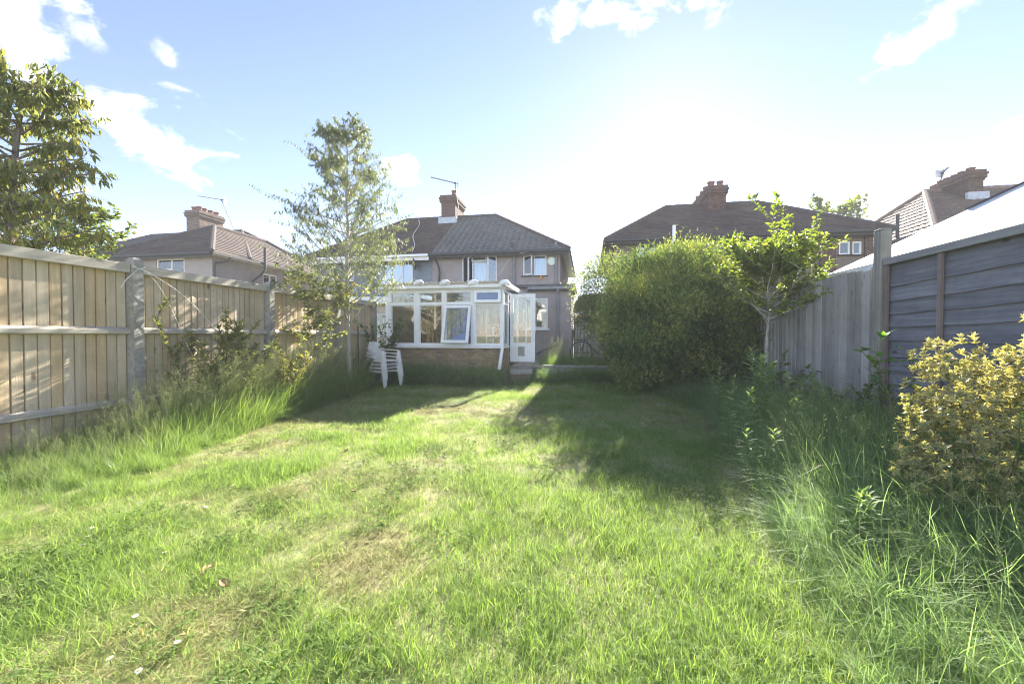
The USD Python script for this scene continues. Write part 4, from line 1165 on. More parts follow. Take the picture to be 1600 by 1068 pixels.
M['broad_mid'] = leafmat('broad_leaf', [(0, (.07, .105, .03)), (.5, (.13, .18, .05)), (.85, (.23, .27, .08)), (1, (.36, .29, .10))], (1.3, 1.3, .5), .45, .4, .5, 1.5)
M['pale_leaf'] = leafmat('pale_olive_leaf', [(0, (.10, .135, .05)), (.5, (.19, .23, .085)), (.85, (.30, .31, .12)), (1, (.42, .33, .14))], (1.3, 1.25, .6), .5, .45, .4, 1.5)
M['pear'] = leafmat('pear_leaf', [(0, (.10, .16, .035)), (.5, (.18, .25, .055)), (1, (.31, .36, .10))], (1.35, 1.3, .45), .5, .4, .5, 1.5)
M['golden'] = leafmat('golden_bush_leaf', [(0, (0.061, 0.114, 0.04)), (0.4, (0.141, 0.228, 0.07)), (0.7, (0.27, 0.349, 0.102)), (1, (0.512, 0.487, 0.158))], (1.2, 1.15, .5), .35, .55, .3, 1.3, .4)
M['privet'] = leafmat('pale_shrub_leaf', [(0, (0.092, 0.138, 0.052)), (0.5, (0.172, 0.23, 0.092)), (1, (0.345, 0.38, 0.172))], (1.3, 1.25, .6), .5, .45, .4, 1.5)
M['dark_conifer'] = leafmat('dark_conifer', [(0, (.018, .035, .016)), (.6, (.045, .075, .03)), (1, (.10, .13, .05))], (1, 1, .6), .25, .6, .3, 1.0)
M['clover'] = leafmat('clover_leaf', [(0, (.09, .16, .04)), (1, (.19, .27, .08))], (1.2, 1.2, .6), .45, .8, .08)
M['ivy'] = leafmat('bramble_leaf', [(0, (0.049, 0.112, 0.033)), (0.5, (0.098, 0.196, 0.053)), (1, (0.182, 0.308, 0.09))], (1.2, 1.2, .5), .4, .4, .45, 1.5)
M['herb'] = leafmat('herb_leaf', [(0, (0.152, 0.24, 0.095)), (0.5, (0.24, 0.341, 0.14)), (1, (0.354, 0.442, 0.202))], (1.2, 1.2, .6), .45, .65, .2, 1.5)
M['bindweed'] = leafmat('bindweed_leaf', [(0, (.08, .20, .03)), (.5, (.13, .28, .04)), (1, (.20, .36, .06))], (1.3, 1.3, .4), .5, .4, .45, 1.5)
M['euonymus'] = leafmat('variegated_leaf', [(0, (0.084, 0.133, 0.068)), (0.35, (0.186, 0.237, 0.108)), (0.6, (0.484, 0.446, 0.216)), (1, (0.688, 0.636, 0.432))], (1.15, 1.1, .5), .35, .4, .4, 2.0, .12)


def unit(a):
    return a / (np.linalg.norm(a, axis=-1, keepdims=True) + 1e-12)


def leaves(P, D, N, L, W, fold=.25, droop=.12, kind='lance'):
    """Leaves with a fold along the midrib: base points, directions, face normals, lengths, widths -> (v, f)."""
    n = len(P)
    D = unit(D)
    S = unit(np.cross(D, N))
    N = np.cross(S, D)
    L, W = (np.broadcast_to(np.asarray(x, float), (n,))[:, None] for x in (L, W))
    rows = {'lance': ((.38, .5),), 'oval': ((.28, .46), (.68, .42)), 'simple': ((.45, .5),)}[kind]
    cols = [P]
    for t, w in rows:
        m = P + D * L * t - N * L * droop * t * t
        cols += [m + S * W * w + N * W * fold * .5, m, m - S * W * w + N * W * fold * .5]
    cols.append(P + D * L - N * L * droop)
    k = len(cols)
    v = np.stack(cols, 1).reshape(-1, 3)
    if kind == 'simple':
        f = [(0, 1, 4), (0, 4, 3)]
    elif kind == 'lance':
        f = [(0, 1, 2), (0, 2, 3), (1, 4, 2), (2, 4, 3)]
    else:
        f = [(0, 1, 2), (0, 2, 3), (1, 4, 5), (1, 5, 2), (2, 5, 6), (2, 6, 3), (4, 7, 5), (5, 7, 6)]
    f = (np.array(f)[None] + (np.arange(n) * k)[:, None, None]).reshape(-1, 3)
    return v, f, k


def put_leaves(name, parent, sets, mat, **kw):
    """sets: list of (v, f, tone)."""
    vs, fs, ts, n = [], [], [], 0
    for v, f, t in sets:
        vs.append(v); fs.append(f + n); ts.append(t); n += len(v)
    return obj(name, (np.vstack(vs), np.vstack(fs)), mat, parent, tone=np.concatenate(ts), **kw)


def leafset(rng, P, D, N, L, W, tone=None, sd=.16, **kw):
    v, f, k = leaves(P, D, N, L, W, **kw)
    t = np.clip((.5 if tone is None else tone) + rng.normal(0, sd, len(P)), 0, 1)
    return v, f, np.repeat(t, k)


def randdir(rng, n, zlo=-1, zhi=1):
    z = rng.uniform(zlo, zhi, n)
    a = rng.uniform(0, 2 * np.pi, n)
    r = np.sqrt(1 - z * z)
    return np.stack([r * np.cos(a), r * np.sin(a), z], 1)


def blades(rng, n, R, h, sd, w, lean, curl, segs=3, base_tone=.5, tsd=.22):
    """A tuft of grass: (v, f, tone)."""
    a, r = rng.uniform(0, 2 * np.pi, n), R * np.sqrt(rng.uniform(0, 1, n))
    P = np.stack([r * np.cos(a), r * np.sin(a), np.full(n, -.012)], 1)
    az = rng.uniform(0, 2 * np.pi, n)
    o = np.stack([np.cos(az), np.sin(az), np.zeros(n)], 1)
    S = np.stack([-np.sin(az + rng.normal(0, .7, n)), np.cos(az + rng.normal(0, .7, n)), np.zeros(n)], 1)
    H = np.clip(rng.normal(h, sd, n), h * .3, h * 2.2)
    ln, cu = np.abs(rng.normal(lean, lean * .6, n)), np.abs(rng.normal(curl, curl * .6, n))
    cols = []
    for i in range(segs + 1):
        t = i / segs
        q = P + o * (H * (ln * t + cu * t * t))[:, None] + UP * (H * (t - .42 * cu * t * t * t))[:, None]
        ww = w * (1 - t ** 1.6) * (rng.uniform(.7, 1.2, n) if i == 0 else 1) / 2
        if i < segs:
            cols += [q - S * np.broadcast_to(ww, (n,))[:, None], q + S * np.broadcast_to(ww, (n,))[:, None]]
        else:
            cols.append(q)
    k = len(cols)
    v = np.stack(cols, 1).reshape(-1, 3)
    f = []
    for i in range(segs - 1):
        b = 2 * i
        f += [(b, b + 1, b + 3), (b, b + 3, b + 2)]
    b = 2 * (segs - 1)
    f.append((b, b + 1, b + 2))
    f = (np.array(f)[None] + (np.arange(n) * k)[:, None, None]).reshape(-1, 3)
    t = np.clip(base_tone + rng.normal(0, tsd, n), 0, 1)
    return v, f, np.repeat(t, k)


def panicles(rng, n, R, h, sd, spread=.10):
    """Flowering grass stalks with loose seed heads."""
    sets = []
    for _ in range(n):
        a, r = rng.uniform(0, 2 * np.pi), R * math.sqrt(rng.uniform())
        H = max(.25, rng.normal(h, sd))
        o = randdir(rng, 1, 0, .2)[0] * rng.uniform(.05, .3) * H
        t = np.linspace(0, 1, 5)
        pts = np.array([r * math.cos(a), r * math.sin(a), 0]) + np.outer(t * t, o) + np.outer(t, UP * H)
        v, f = tube(pts, [.0016, .0014, .0012, .001, .0006], 3, cap=False)
        sets.append((v, f, np.full(len(v), rng.uniform(.2, .6))))
        m = 26
        s = rng.uniform(.68, 1.0, m)
        P = np.stack([np.interp(s, t, pts[:, k]) for k in range(3)], 1)
        d = randdir(rng, m, .1, .9)
        P2 = P + d * (spread * rng.uniform(.15, .5, m) * (1.15 - s) * 2)[:, None]
        v, f, k = leaves(P2, d + UP * -.3, randdir(rng, m), rng.uniform(.008, .016, m), .004, kind='simple')
        sets.append((v, f, np.repeat(rng.uniform(.3, 1, m), k)))
    vs, fs, ts, c = [], [], [], 0
    for v, f, t in sets:
        vs.append(v); fs.append(f + c); ts.append(t); c += len(v)
    return np.vstack(vs), np.vstack(fs), np.concatenate(ts)


def instancer(name, label, cat, protos, pos, idx, yaw, scale, tilt=None):
    path = '/World/' + numbered('/World', name)
    pi = UsdGeom.PointInstancer.Define(stage, path)
    say(pi.GetPrim(), label, cat, None, 'stuff')
    targets = []
    for k, (v, f, t, mat) in enumerate(protos):
        p = f'{path}/tuft_{k:03d}'
        m = usdkit.mesh(stage, p, (v, f), mat)
        UsdGeom.PrimvarsAPI(m).CreatePrimvar('tone', Sdf.ValueTypeNames.FloatArray, 'vertex').Set(Vt.FloatArray.FromNumpy(t.astype(np.float32)))
        targets.append(p)
    pi.CreatePrototypesRel().SetTargets(targets)
    n = len(pos)
    pi.CreateProtoIndicesAttr(Vt.IntArray.FromNumpy(np.asarray(idx, np.int32)))
    pi.CreatePositionsAttr(Vt.Vec3fArray.FromNumpy(np.asarray(pos, np.float32)))
    sc = np.asarray(scale, np.float32)
    if sc.ndim == 1:
        sc = np.repeat(sc[:, None], 3, 1)
    pi.CreateScalesAttr(Vt.Vec3fArray.FromNumpy(sc))
    tl = np.zeros((n, 2)) if tilt is None else tilt
    q = []
    for i in range(n):
        r = Gf.Rotation(Gf.Vec3d(0, 0, 1), math.degrees(yaw[i])) * Gf.Rotation(Gf.Vec3d(1, 0, 0), float(tl[i][0])) * Gf.Rotation(Gf.Vec3d(0, 1, 0), float(tl[i][1]))
        q.append(Gf.Quath(r.GetQuat()))
    pi.CreateOrientationsAttr(Vt.QuathArray(q))


def left_edge(y):
    return np.interp(y, [1.0, 1.95, 2.76, 4.2, 6.0, 7.9, 9.3], [-3.2, -3.45, -3.65, -4.3, -4.6, -4.8, -5.0])


def right_edge(y):
    return np.interp(y, [.8, 2.1, 3.5, 5.0, 7.6, 9.0, 10.5], [.85, 1.0, 1.3, 1.62, 2.0, 1.5, .9])


def lush(x, y):
    """How green the lawn is at a place, 0 dry to 1 lush."""
    p = np.stack([x * .75, y * .75, x * 0 + 1.7], -1)
    q = np.stack([x * 2.6, y * 2.6, x * 0 + 4.2], -1)
    v = .62 * meshkit.fbm(p, 3, 21) + .38 * meshkit.fbm(q, 2, 8)
    for cx, cy, r, a in ((-.15, 2.55, .75, .22), (.9, 2.1, .8, .16), (.5, 1.35, .7, .14), (-.9, 1.45, .5, .16), (-1.25, 2.25, .6, -.15), (-1.2, 3.3, .9, -.10), (-2.4, 2.2, 1.0, .07), (-1.6, 5, 1.3, -.05), (2.2, 1.7, 1, .05)):
        v = v + a * np.exp(-((x - cx) ** 2 + (y - cy) ** 2) / r ** 2)
    return v


def lawn():
    rng = np.random.default_rng(31)
    protos = []
    for k in range(3):
        protos.append((*blades(rng, 80, .12, .034, .012, .0034, .75, .8, base_tone=.5, tsd=.25), M['lawn_dry']))
    for k in range(4):
        a, b = blades(rng, 54, .12, .038, .012, .0029, .45, .6), blades(rng, 16, .12, .036, .012, .0026, .7, .8, base_tone=.97)
        protos.append((np.vstack([a[0], b[0]]), np.vstack([a[1], b[1] + len(a[0])]), np.concatenate([a[2], b[2]]), M['lawn_mid']))
    for k in range(4):
        protos.append((*blades(rng, 64, .12, .056, .018, .0033, .38, .65, segs=4), M['lawn_lush']))
    pos = []
    for y0, y1, dens in ((.75, 2.2, 330), (2.2, 3.6, 250), (3.6, 6.0, 150), (6.0, 8.6, 105), (8.6, 11.35, 80)):
        n = int((y1 - y0) * 9.2 * dens)
        p = np.stack([rng.uniform(-5.5, 3.5, n), rng.uniform(y0, y1, n)], 1)
        keep = (p[:, 0] > left_edge(p[:, 1]) - .35) & (p[:, 0] < right_edge(p[:, 1]) + .45)
        keep &= p[:, 0] > -1.9 * p[:, 1] - .6
        keep &= ~((p[:, 1] > 10.6) & (p[:, 0] < -2.0))
        pos.append(p[keep])
    p = np.vstack(pos)
    v = lush(p[:, 0], p[:, 1]) + rng.normal(0, .085, len(p))
    idx = np.where(v < .395, rng.integers(0, 3, len(p)), np.where(v < .60, rng.integers(3, 7, len(p)), rng.integers(7, 11, len(p))))
    far = np.interp(p[:, 1], [2, 5, 10], [1, 1.12, 1.35])
    sc = rng.uniform(.75, 1.25, len(p)) * far
    zs = sc * np.interp(v, [.35, .5, .7], [.8, 1.0, 1.45])
    z = gz(p[:, 0], p[:, 1])
    instancer('lawn_grass', 'short patchy mown grass of the back garden lawn, straw yellow to lush green', 'grass', protos, np.column_stack([p, z]), idx, rng.uniform(0, 6.28, len(p)), np.column_stack([sc, sc, zs]), rng.normal(0, 7, (len(p), 2)))


def clover():
    rng = np.random.default_rng(55)
    protos = []
    for k in range(3):
        m = 16
        a, r = rng.uniform(0, 6.28, m), .10 * np.sqrt(rng.uniform(size=m))
        h = rng.uniform(.02, .045, m)
        sets, n = [], 0
        vs, fs, ts = [], [], []
        for i in range(m):
            p = np.array([r[i] * math.cos(a[i]), r[i] * math.sin(a[i]), h[i]])
            az = rng.uniform(0, 6.28) + np.arange(3) * 2.094
            D = np.stack([np.cos(az), np.sin(az), rng.uniform(-.1, .3, 3)], 1)
            v, f, q = leaves(np.repeat(p[None], 3, 0), D, np.repeat(UP[None], 3, 0) + rng.normal(0, .15, (3, 3)), .016, .014, kind='oval')
            vs.append(v); fs.append(f + n); ts.append(np.full(len(v), rng.uniform(.3, .8))); n += len(v)
            v, f = tube([p * [1, 1, 0], p], .0009, 3, cap=False)
            vs.append(v); fs.append(f + n); ts.append(np.full(len(v), .4)); n += len(v)
        protos.append((np.vstack(vs), np.vstack(fs), np.concatenate(ts), M['clover']))
    n = 170
    c = rng.uniform(0, 1, (34, 2)) * [5.2, 4.0] + [-3.6, 1.0]
    p = c[rng.integers(0, 34, n)] + rng.normal(0, .30, (n, 2))
    k = (p[:, 0] < right_edge(p[:, 1])) & (p[:, 0] > left_edge(p[:, 1])) & (p[:, 1] > .9)
    p = p[k]
    instancer('clover', 'patches of small clover leaves scattered through the lawn', 'clover', protos, np.column_stack([p, gz(p[:, 0], p[:, 1])]), rng.integers(0, 3, len(p)), rng.uniform(0, 6.28, len(p)), rng.uniform(.8, 1.4, len(p)))


def tall_grass():
    rng = np.random.default_rng(5)
    pr = [(*blades(rng, 46, .12, .36, .10, .0052, .16, .40, segs=5), M['tall_green']) for _ in range(4)]
    se = [(*panicles(rng, 7, .13, .58, .09), M['seed']) for _ in range(3)]
    lo = [(*blades(rng, 50, .13, .20, .06, .006, .35, .7, segs=4), M['lawn_lush']) for _ in range(2)]
    n = 2300
    y = rng.uniform(1.4, 9.5, n)
    e = left_edge(y)
    x = -5.5 + (e + 5.5) * rng.uniform(0, 1, n) ** .9
    k = (x - -5.5) / (e + 5.5)
    h = np.interp(y, [1.4, 2.6, 3.6, 5.0, 8.0, 9.5], [.40, .46, .85, 1.5, 1.5, 1.0]) * np.interp(k, [0, .5, .8, 1], [1, 1.05, .85, .42]) * rng.uniform(.7, 1.2, n)
    idx = rng.integers(0, 4, n)
    idx = np.where((rng.uniform(size=n) < np.interp(y, [2, 4, 8], [.12, .30, .32])) & (k < .8), rng.integers(4, 7, n), idx)
    idx = np.where((k > .72) & (rng.uniform(size=n) < .6), rng.integers(7, 9, n), idx)
    instancer('tall_grass', 'tall uncut grass with feathery seed heads along the foot of the pale fence', 'grass', pr + se + lo, np.column_stack([x, y, gz(x, y)]), idx, rng.uniform(0, 6.28, n), h, rng.normal(0, 9, (n, 2)))
    # right border: coarse arching blades
    pr = [(*blades(rng, 40, .11, .46, .12, .0085, .28, .78, segs=6), M['tall_blue']) for _ in range(4)]
    pr += [(*blades(rng, 34, .10, .40, .12, .0055, .22, .5, segs=5), M['tall_green']) for _ in range(2)]
    se = [(*panicles(rng, 4, .12, .70, .12), M['seed']) for _ in range(2)]
    n = 4200
    y = rng.uniform(1.0, 10.2, n)
    e = right_edge(y)
    x = e + (3.42 - e) * rng.uniform(0, 1, n)
    k = (x - e) / (3.42 - e)
    h = np.interp(y, [1, 2, 3, 5, 8, 10], [.55, .75, 1.0, 1.05, .85, .7]) * np.interp(k, [0, .15, .4, 1], [.42, .75, 1.0, 1.05]) * rng.uniform(.65, 1.15, n)
    idx = np.where(rng.uniform(size=n) < .06, rng.integers(6, 8, n), rng.integers(0, 6, n))
    instancer('tall_grass', 'coarse arching grass filling the shaded border below the grey fence', 'grass', pr + se, np.column_stack([x, y, gz(x, y)]), idx, rng.uniform(0, 6.28, n), h, rng.normal(0, 10, (n, 2)))
    # at the foot of the conservatory, the terrace wall and on the terrace
    P, H = [], []
    for x0, x1, y0, y1, m, hh in ((-5.4, -2.2, 9.8, 10.62, 520, 1.2), (-1.4, 1.2, 10.75, 11.32, 340, .95), (-2.2, -1.3, 10.3, 10.95, 60, .55)):
        q = np.stack([rng.uniform(x0, x1, m), rng.uniform(y0, y1, m)], 1)
        P.append(np.column_stack([q, gz(q[:, 0], q[:, 1])]))
        H.append(hh * rng.uniform(.55, 1.2, m) * np.interp(q[:, 1], [y0, y0 + .35], [.5, 1]))
    P, H = np.vstack(P), np.concatenate(H)
    instancer('tall_grass', 'shaded long grass in front of the conservatory brick base and terrace wall', 'grass', pr, P, rng.integers(0, 6, len(P)), rng.uniform(0, 6.28, len(P)), H, rng.normal(0, 8, (len(P), 2)))
    m = 460
    q = np.stack([rng.uniform(-1.3, .6, m), rng.uniform(11.62, 13.4, m)], 1)
    instancer('tall_grass', 'sunlit grass growing through the terrace round the bicycle wheel', 'grass', [(*blades(rng, 30, .12, .30, .10, .006, .2, .4, segs=4), M['tall_green']) for _ in range(3)] + se, np.column_stack([q, np.full(m, .40)]), rng.integers(0, 5, m), rng.uniform(0, 6.28, m), rng.uniform(.5, 1.3, m) * np.where(q[:, 1] < 12.2, 1, .8), rng.normal(0, 8, (m, 2)))


def limb(rng, a, d, L, r, bend=.25, n=7, up=.0):
    """A bending limb: points and radii."""
    d = unit(np.asarray(d, float))
    pts, p = [np.asarray(a, float)], np.asarray(a, float)
    for i in range(n - 1):
        d = unit(d + rng.normal(0, bend, 3) * .5 + UP * up)
        p = p + d * L / (n - 1)
        pts.append(p)
    return np.array(pts), r * np.linspace(1, .25, n)


def along(rng, pts, m, lo=.25):
    s = rng.uniform(lo, 1, m) * (len(pts) - 1)
    i = np.minimum(s.astype(int), len(pts) - 2)
    return pts[i] + (pts[i + 1] - pts[i]) * (s - i)[:, None]


def tree(name, label, cat, base, H, r0, seed, bark, leafm, crown_lo, profile, limbs, style, L, W, per_limb, kind='lance', up=.12, lean=(0, 0), group=None, trunk_top=1.0, tone=.5, twigs=5, droop=.1, elev=(.2, .7), axis_bias=None):
    """Trunk, limbs that follow a crown profile, and leaves along limbs and twigs."""
    rng = np.random.default_rng(seed)
    base = np.asarray(base, float)
    t = thing(name, label, cat, base, group)
    n = 12
    tt = np.linspace(0, 1, n)
    wob = np.cumsum(rng.normal(0, .018 * H / 5, (n, 2)), 0)
    trunk = base + np.column_stack([lean[0] * tt + wob[:, 0], lean[1] * tt + wob[:, 1], H * trunk_top * tt - .05])
    obj('trunk', tube(trunk, r0 * (1 - .86 * tt) , 9), bark, t, smooth=60)
    sets = []
    for k in range(limbs):
        h = crown_lo + (1 - crown_lo) * ((k + rng.uniform(0, 1)) / limbs) ** .9
        h = min(h, .985)
        s = h / trunk_top * (n - 1) if h < trunk_top else n - 1.001
        i = min(int(s), n - 2)
        a = trunk[i] + (trunk[i + 1] - trunk[i]) * min(s - i, 1)
        az = k * 2.399 + rng.normal(0, .4)
        R = profile(h) * rng.uniform(.7, 1.12)
        d = np.array([math.cos(az), math.sin(az), rng.uniform(*elev)])
        if axis_bias is not None:
            d = d + axis_bias
        pts, rad = limb(rng, a, d, R, max(.006, r0 * .42 * (1 - .75 * h)), .22, 7, up * .3)
        obj('branch', tube(pts, rad, 5), bark, t, smooth=60)
        anchors, dirs = [], []
        tw = []
        for q in range(twigs):
            p0 = along(rng, pts, 1, .3)[0]
            td = unit(unit(pts[-1] - pts[0]) * .7 + randdir(rng, 1, -.2, .8)[0])
            tp, tr = limb(rng, p0, td, max(R * rng.uniform(.22, .5), .22), .005, .3, 5, -.05 if style == 'hang' else .05)
            tw.append(tube(tp, tr, 3, cap=False))
            m = per_limb // (twigs + 1)
            A = along(rng, tp, m, .1)
            anchors.append(A)
            dirs.append(np.repeat(td[None], m, 0))
        m = per_limb // (twigs + 1)
        anchors.append(along(rng, pts, m, .45))
        dirs.append(np.repeat(unit(pts[-1] - pts[0])[None], m, 0))
        obj('twig', tw, bark, t, kind='stuff')
        A, Dv = np.vstack(anchors), np.vstack(dirs)
        m = len(A)
        if style == 'hang':
            D = Dv * .25 + randdir(rng, m, -1, .0) * .55 - UP * .75
            N = randdir(rng, m, -.3, .6)
        elif style == 'upturn':
            D = Dv * .6 + randdir(rng, m, -.3, .9)
            N = unit(UP * 1.0 + randdir(rng, m) * .7)
        else:
            D = Dv * .4 + randdir(rng, m, -.6, .6)
            N = unit(UP * .9 + randdir(rng, m) * .8)
        A = A + unit(D) * rng.uniform(.0, .03, m)[:, None]
        sets.append(leafset(rng, A, D, N, L * rng.uniform(.65, 1.2, m), W * rng.uniform(.7, 1.2, m), tone=tone + .12 * math.sin(k * 1.7), kind=kind, droop=droop))
    put_leaves('crown', t, sets, leafm)
    return t


def shrub(name, label, cat, base, stems, seed, stemm, leafm, L, W, per, kind='lance', spread=.5, hgt=(1.0, 1.8), tone=.5, top_only=.3, hang=.0, group=None, crown='foliage', offset=(0, 0), upr=1.0, leafstyle=.5):
    """Stems from the ground with leaves along them."""
    rng = np.random.default_rng(seed)
    base = np.asarray(base, float)
    t = thing(name, label, cat, base, group)
    sets = []
    for k in range(stems):
        az = rng.uniform(0, 6.28)
        d = np.array([math.cos(az) * spread * rng.uniform(.3, 1) + offset[0], math.sin(az) * spread * rng.uniform(.3, 1) + offset[1], upr])
        H = rng.uniform(*hgt)
        p0 = base + np.array([rng.normal(0, .08), rng.normal(0, .08), -.03])
        pts, rad = limb(rng, p0, d, H, .010, .2, 8, .02)
        obj('stem', tube(pts, rad, 5), stemm, t, smooth=60)
        for q in range(3):
            p1 = along(rng, pts, 1, .35)[0]
            tp, tr = limb(rng, p1, unit(randdir(rng, 1, .1, .9)[0] + unit(pts[-1] - pts[0]) * .5), H * rng.uniform(.15, .35), .005, .2, 5, .02)
            obj('twig', tube(tp, tr, 4), stemm, t)
            m = per // 4
            A = along(rng, tp, m, .15)
            D = unit(tp[-1] - tp[0]) * .5 + randdir(rng, m, -.4, .8) - UP * hang
            sets.append(leafset(rng, A, D, unit(UP + randdir(rng, m) * leafstyle), L * rng.uniform(.6, 1.2, m), W * rng.uniform(.7, 1.2, m), tone=tone, kind=kind))
        m = per
        A = along(rng, pts, m, top_only)
        D = unit(pts[-1] - pts[0]) * .4 + randdir(rng, m, -.4, .7) - UP * hang
        sets.append(leafset(rng, A, D, unit(UP + randdir(rng, m) * leafstyle), L * rng.uniform(.6, 1.2, m), W * rng.uniform(.7, 1.2, m), tone=tone, kind=kind))
    put_leaves(crown, t, sets, leafm)
    return t


def mass(rng, c, r, n_clumps, per, L, W, outward=.6, up=.35, rough=.30, freq=1.5, seed=0, inner=.55, kind='simple', clump=.16, tone=.5, zmin=None, tone_var=.28, flat=.0):
    """Leaf sprays filling the outer part of a lumpy ellipsoid: list of (v, f, tone)."""
    c, r = np.asarray(c, float), np.asarray(r, float)
    d = randdir(rng, n_clumps)
    lump = 1 + rough * (meshkit.fbm(d * freq + 7.3, 3, seed) - .5) * 2
    rad = lump * (inner + (1 - inner) * rng.uniform(0, 1, n_clumps) ** .5)
    C = c + d * r * rad[:, None]
    if zmin is not None:
        k = C[:, 2] > zmin
        C, d, rad = C[k], d[k], rad[k]
    n = len(C)
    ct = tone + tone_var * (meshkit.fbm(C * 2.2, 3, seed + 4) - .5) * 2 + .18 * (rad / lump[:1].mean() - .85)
    axis = unit(d * outward + UP * up + rng.normal(0, .35, (n, 3)))
    P = np.repeat(C, per, 0) + rng.normal(0, clump * .5, (n * per, 3))
    D = np.repeat(axis, per, 0) + rng.normal(0, .55, (n * per, 3))
    N = unit(np.repeat(d, per, 0) + rng.normal(0, .6, (n * per, 3)) + UP * flat)
    m = len(P)
    return [leafset(rng, P, D, N, L * rng.uniform(.6, 1.25, m), W * rng.uniform(.7, 1.2, m), tone=np.repeat(ct, per), kind=kind, sd=.12)], C


def plants():
    rng = np.random.default_rng(77)
    # big golden-green bush
    b = np.array([1.98, 9.75, 0])
    t = thing('bush', 'big dense golden-green bush in front of the brown house with the pale flue', 'bush', b)
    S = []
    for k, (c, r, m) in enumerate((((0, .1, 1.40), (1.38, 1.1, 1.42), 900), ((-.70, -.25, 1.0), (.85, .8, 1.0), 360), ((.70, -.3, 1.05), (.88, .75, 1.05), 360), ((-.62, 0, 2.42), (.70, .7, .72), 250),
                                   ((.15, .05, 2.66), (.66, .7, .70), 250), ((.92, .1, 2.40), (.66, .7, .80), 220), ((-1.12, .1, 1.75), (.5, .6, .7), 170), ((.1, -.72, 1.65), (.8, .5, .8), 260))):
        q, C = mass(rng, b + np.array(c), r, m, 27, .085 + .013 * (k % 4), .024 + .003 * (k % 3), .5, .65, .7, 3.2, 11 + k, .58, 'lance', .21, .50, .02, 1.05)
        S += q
    # loose shoots standing out of the outline
    m = 420
    dd = randdir(rng, m, -.35, 1)
    P0 = b + np.array([0, 0, 1.5]) + dd * np.array([1.55, 1.3, 1.55]) * rng.uniform(.86, 1.02, m)[:, None]
    for s in np.linspace(0, 1, 9):
        ax = unit(dd * .45 + UP * .8 + rng.normal(0, .25, (m, 3)))
        P = P0 + ax * s * .46
        S.append(leafset(rng, P, ax * .8 + randdir(rng, m) * .7, randdir(rng, m), .085 * rng.uniform(.6, 1.2, m), .020, tone=.66))
    put_leaves('crown', t, S, M['golden'])
    for k in range(9):
        a = k * .7
        pts, rad = limb(rng, b + [.25 * math.cos(a), .25 * math.sin(a), -.05], (math.cos(a) * .25, math.sin(a) * .25, 1), 1.6, .05, .15, 8)
        obj('stem', tube(pts, rad, 7), M['bark'], t, smooth=60)
    # pale shrub on its left
    b = np.array([.62, 11.75, .42])
    t = thing('shrub', 'pale leafy shrub beside the bush, in front of the wrought iron gate', 'shrub', b)
    S, C = mass(rng, b + [.0, 0, 1.95], (1.0, .75, 1.3), 1400, 10, .062, .036, .6, .1, .42, 2.2, 31, .35, 'lance', .22, .55, b[2] + .35, .3, .3)
    S2, _ = mass(rng, b + [-.75, -.1, 1.45], (.35, .3, .45), 60, 9, .062, .036, .6, .1, .42, 2.2, 33, .3, 'lance', .2, .55)
    put_leaves('crown', t, S + S2, M['privet'])
    for k in range(14):
        q = C[rng.integers(len(C))]
        m = b + (q - b) * .5 + rng.normal(0, .08, 3)
        obj('stem', tube([b + rng.normal(0, .08, 3) * [1, 1, 0] - UP * .05, m, q], [.022, .014, .005], 6), M['twig'], t, smooth=60)
    # pear tree
    p = np.array([2.98, 7.75, 0])
    t = tree('small_tree', 'small sunlit tree with pale slim trunk before the grey board fence', 'tree', p, 2.68, .055, 204, M['bark_pale'], M['pear'], .54,
             lambda h: 1.22 * math.sin(math.pi * min(max((h - .30) / .78, .05), .98)) ** .7, 52, 'upturn', .080, .046, 160, 'oval', .35, (.1, 0), trunk_top=.80, elev=(.35, 1.2), droop=.35, tone=.55)
    # young lance-leaved herb
    def herb(base, H, seed, label, n=1, L=.13):
        r = np.random.default_rng(seed)
        t = thing('weed', label, 'weed', base)
        sets = []
        for k in range(n):
            d = np.array([r.normal(0, .12), r.normal(0, .12), 1])
            pts, rad = limb(r, np.asarray(base) + [r.normal(0, .05), r.normal(0, .05), -.02], d, H * r.uniform(.75, 1), .007, .1, 9)
            obj('stem', tube(pts, rad, 6), M['herb'], t, smooth=True, tone=np.full(len(tube(pts, rad, 6)[0]), .4))
            m = int(44 * H)
            s = np.linspace(.12, 1, m)
            A = np.stack([np.interp(s, np.linspace(0, 1, 9), pts[:, q]) for q in range(3)], 1)
            az = np.arange(m) * 2.4
            el = np.interp(s, [0, .7, 1], [.15, .45, 1.6])
            D = np.stack([np.cos(az), np.sin(az), el], 1)
            N = unit(UP - unit(D) * .3 + r.normal(0, .12, (m, 3)))
            sets.append(leafset(r, A, D, N, L * np.interp(s, [0, .3, .8, 1], [.8, 1.15, .9, .45]) * r.uniform(.85, 1.1, m), L * .21, tone=.55, kind='oval', droop=.3))
        put_leaves('foliage', t, sets, M['herb'])
    herb((1.90, 5.3, 0), 1.28, 1, 'tall upright lance-leaved weed standing in front of the slim tree trunk', 3, .19)
    herb((1.55, 4.7, 0), .85, 2, 'shorter lance-leaved weed at the border edge nearest the lawn', 3)
    herb((2.25, 4.9, 0), .95, 3, 'shorter lance-leaved weed behind the coarse border grass', 3)
    for k, (x, y, h, s) in enumerate(((1.75, 6.1, .9, 'beside the tall upright weed'), (2.35, 6.3, 1.0, 'between the tall weed and the low bramble'), (1.45, 3.9, .55, 'low in the coarse grass at the lawn edge'), (2.0, 4.2, .8, 'in the middle of the coarse border grass'), (2.6, 5.2, .95, 'in front of the tall square gate post'), (1.55, 2.7, .5, 'nearest the camera at the border edge'))):
        herb((x, y, 0), h, 60 + k, 'soft green lance-leaved weed ' + s, 3, .12)
    herb((2.75, 3.9, 0), .9, 14, 'lone leafy weed rising between fence batten and yellow shrub', 1, .10)
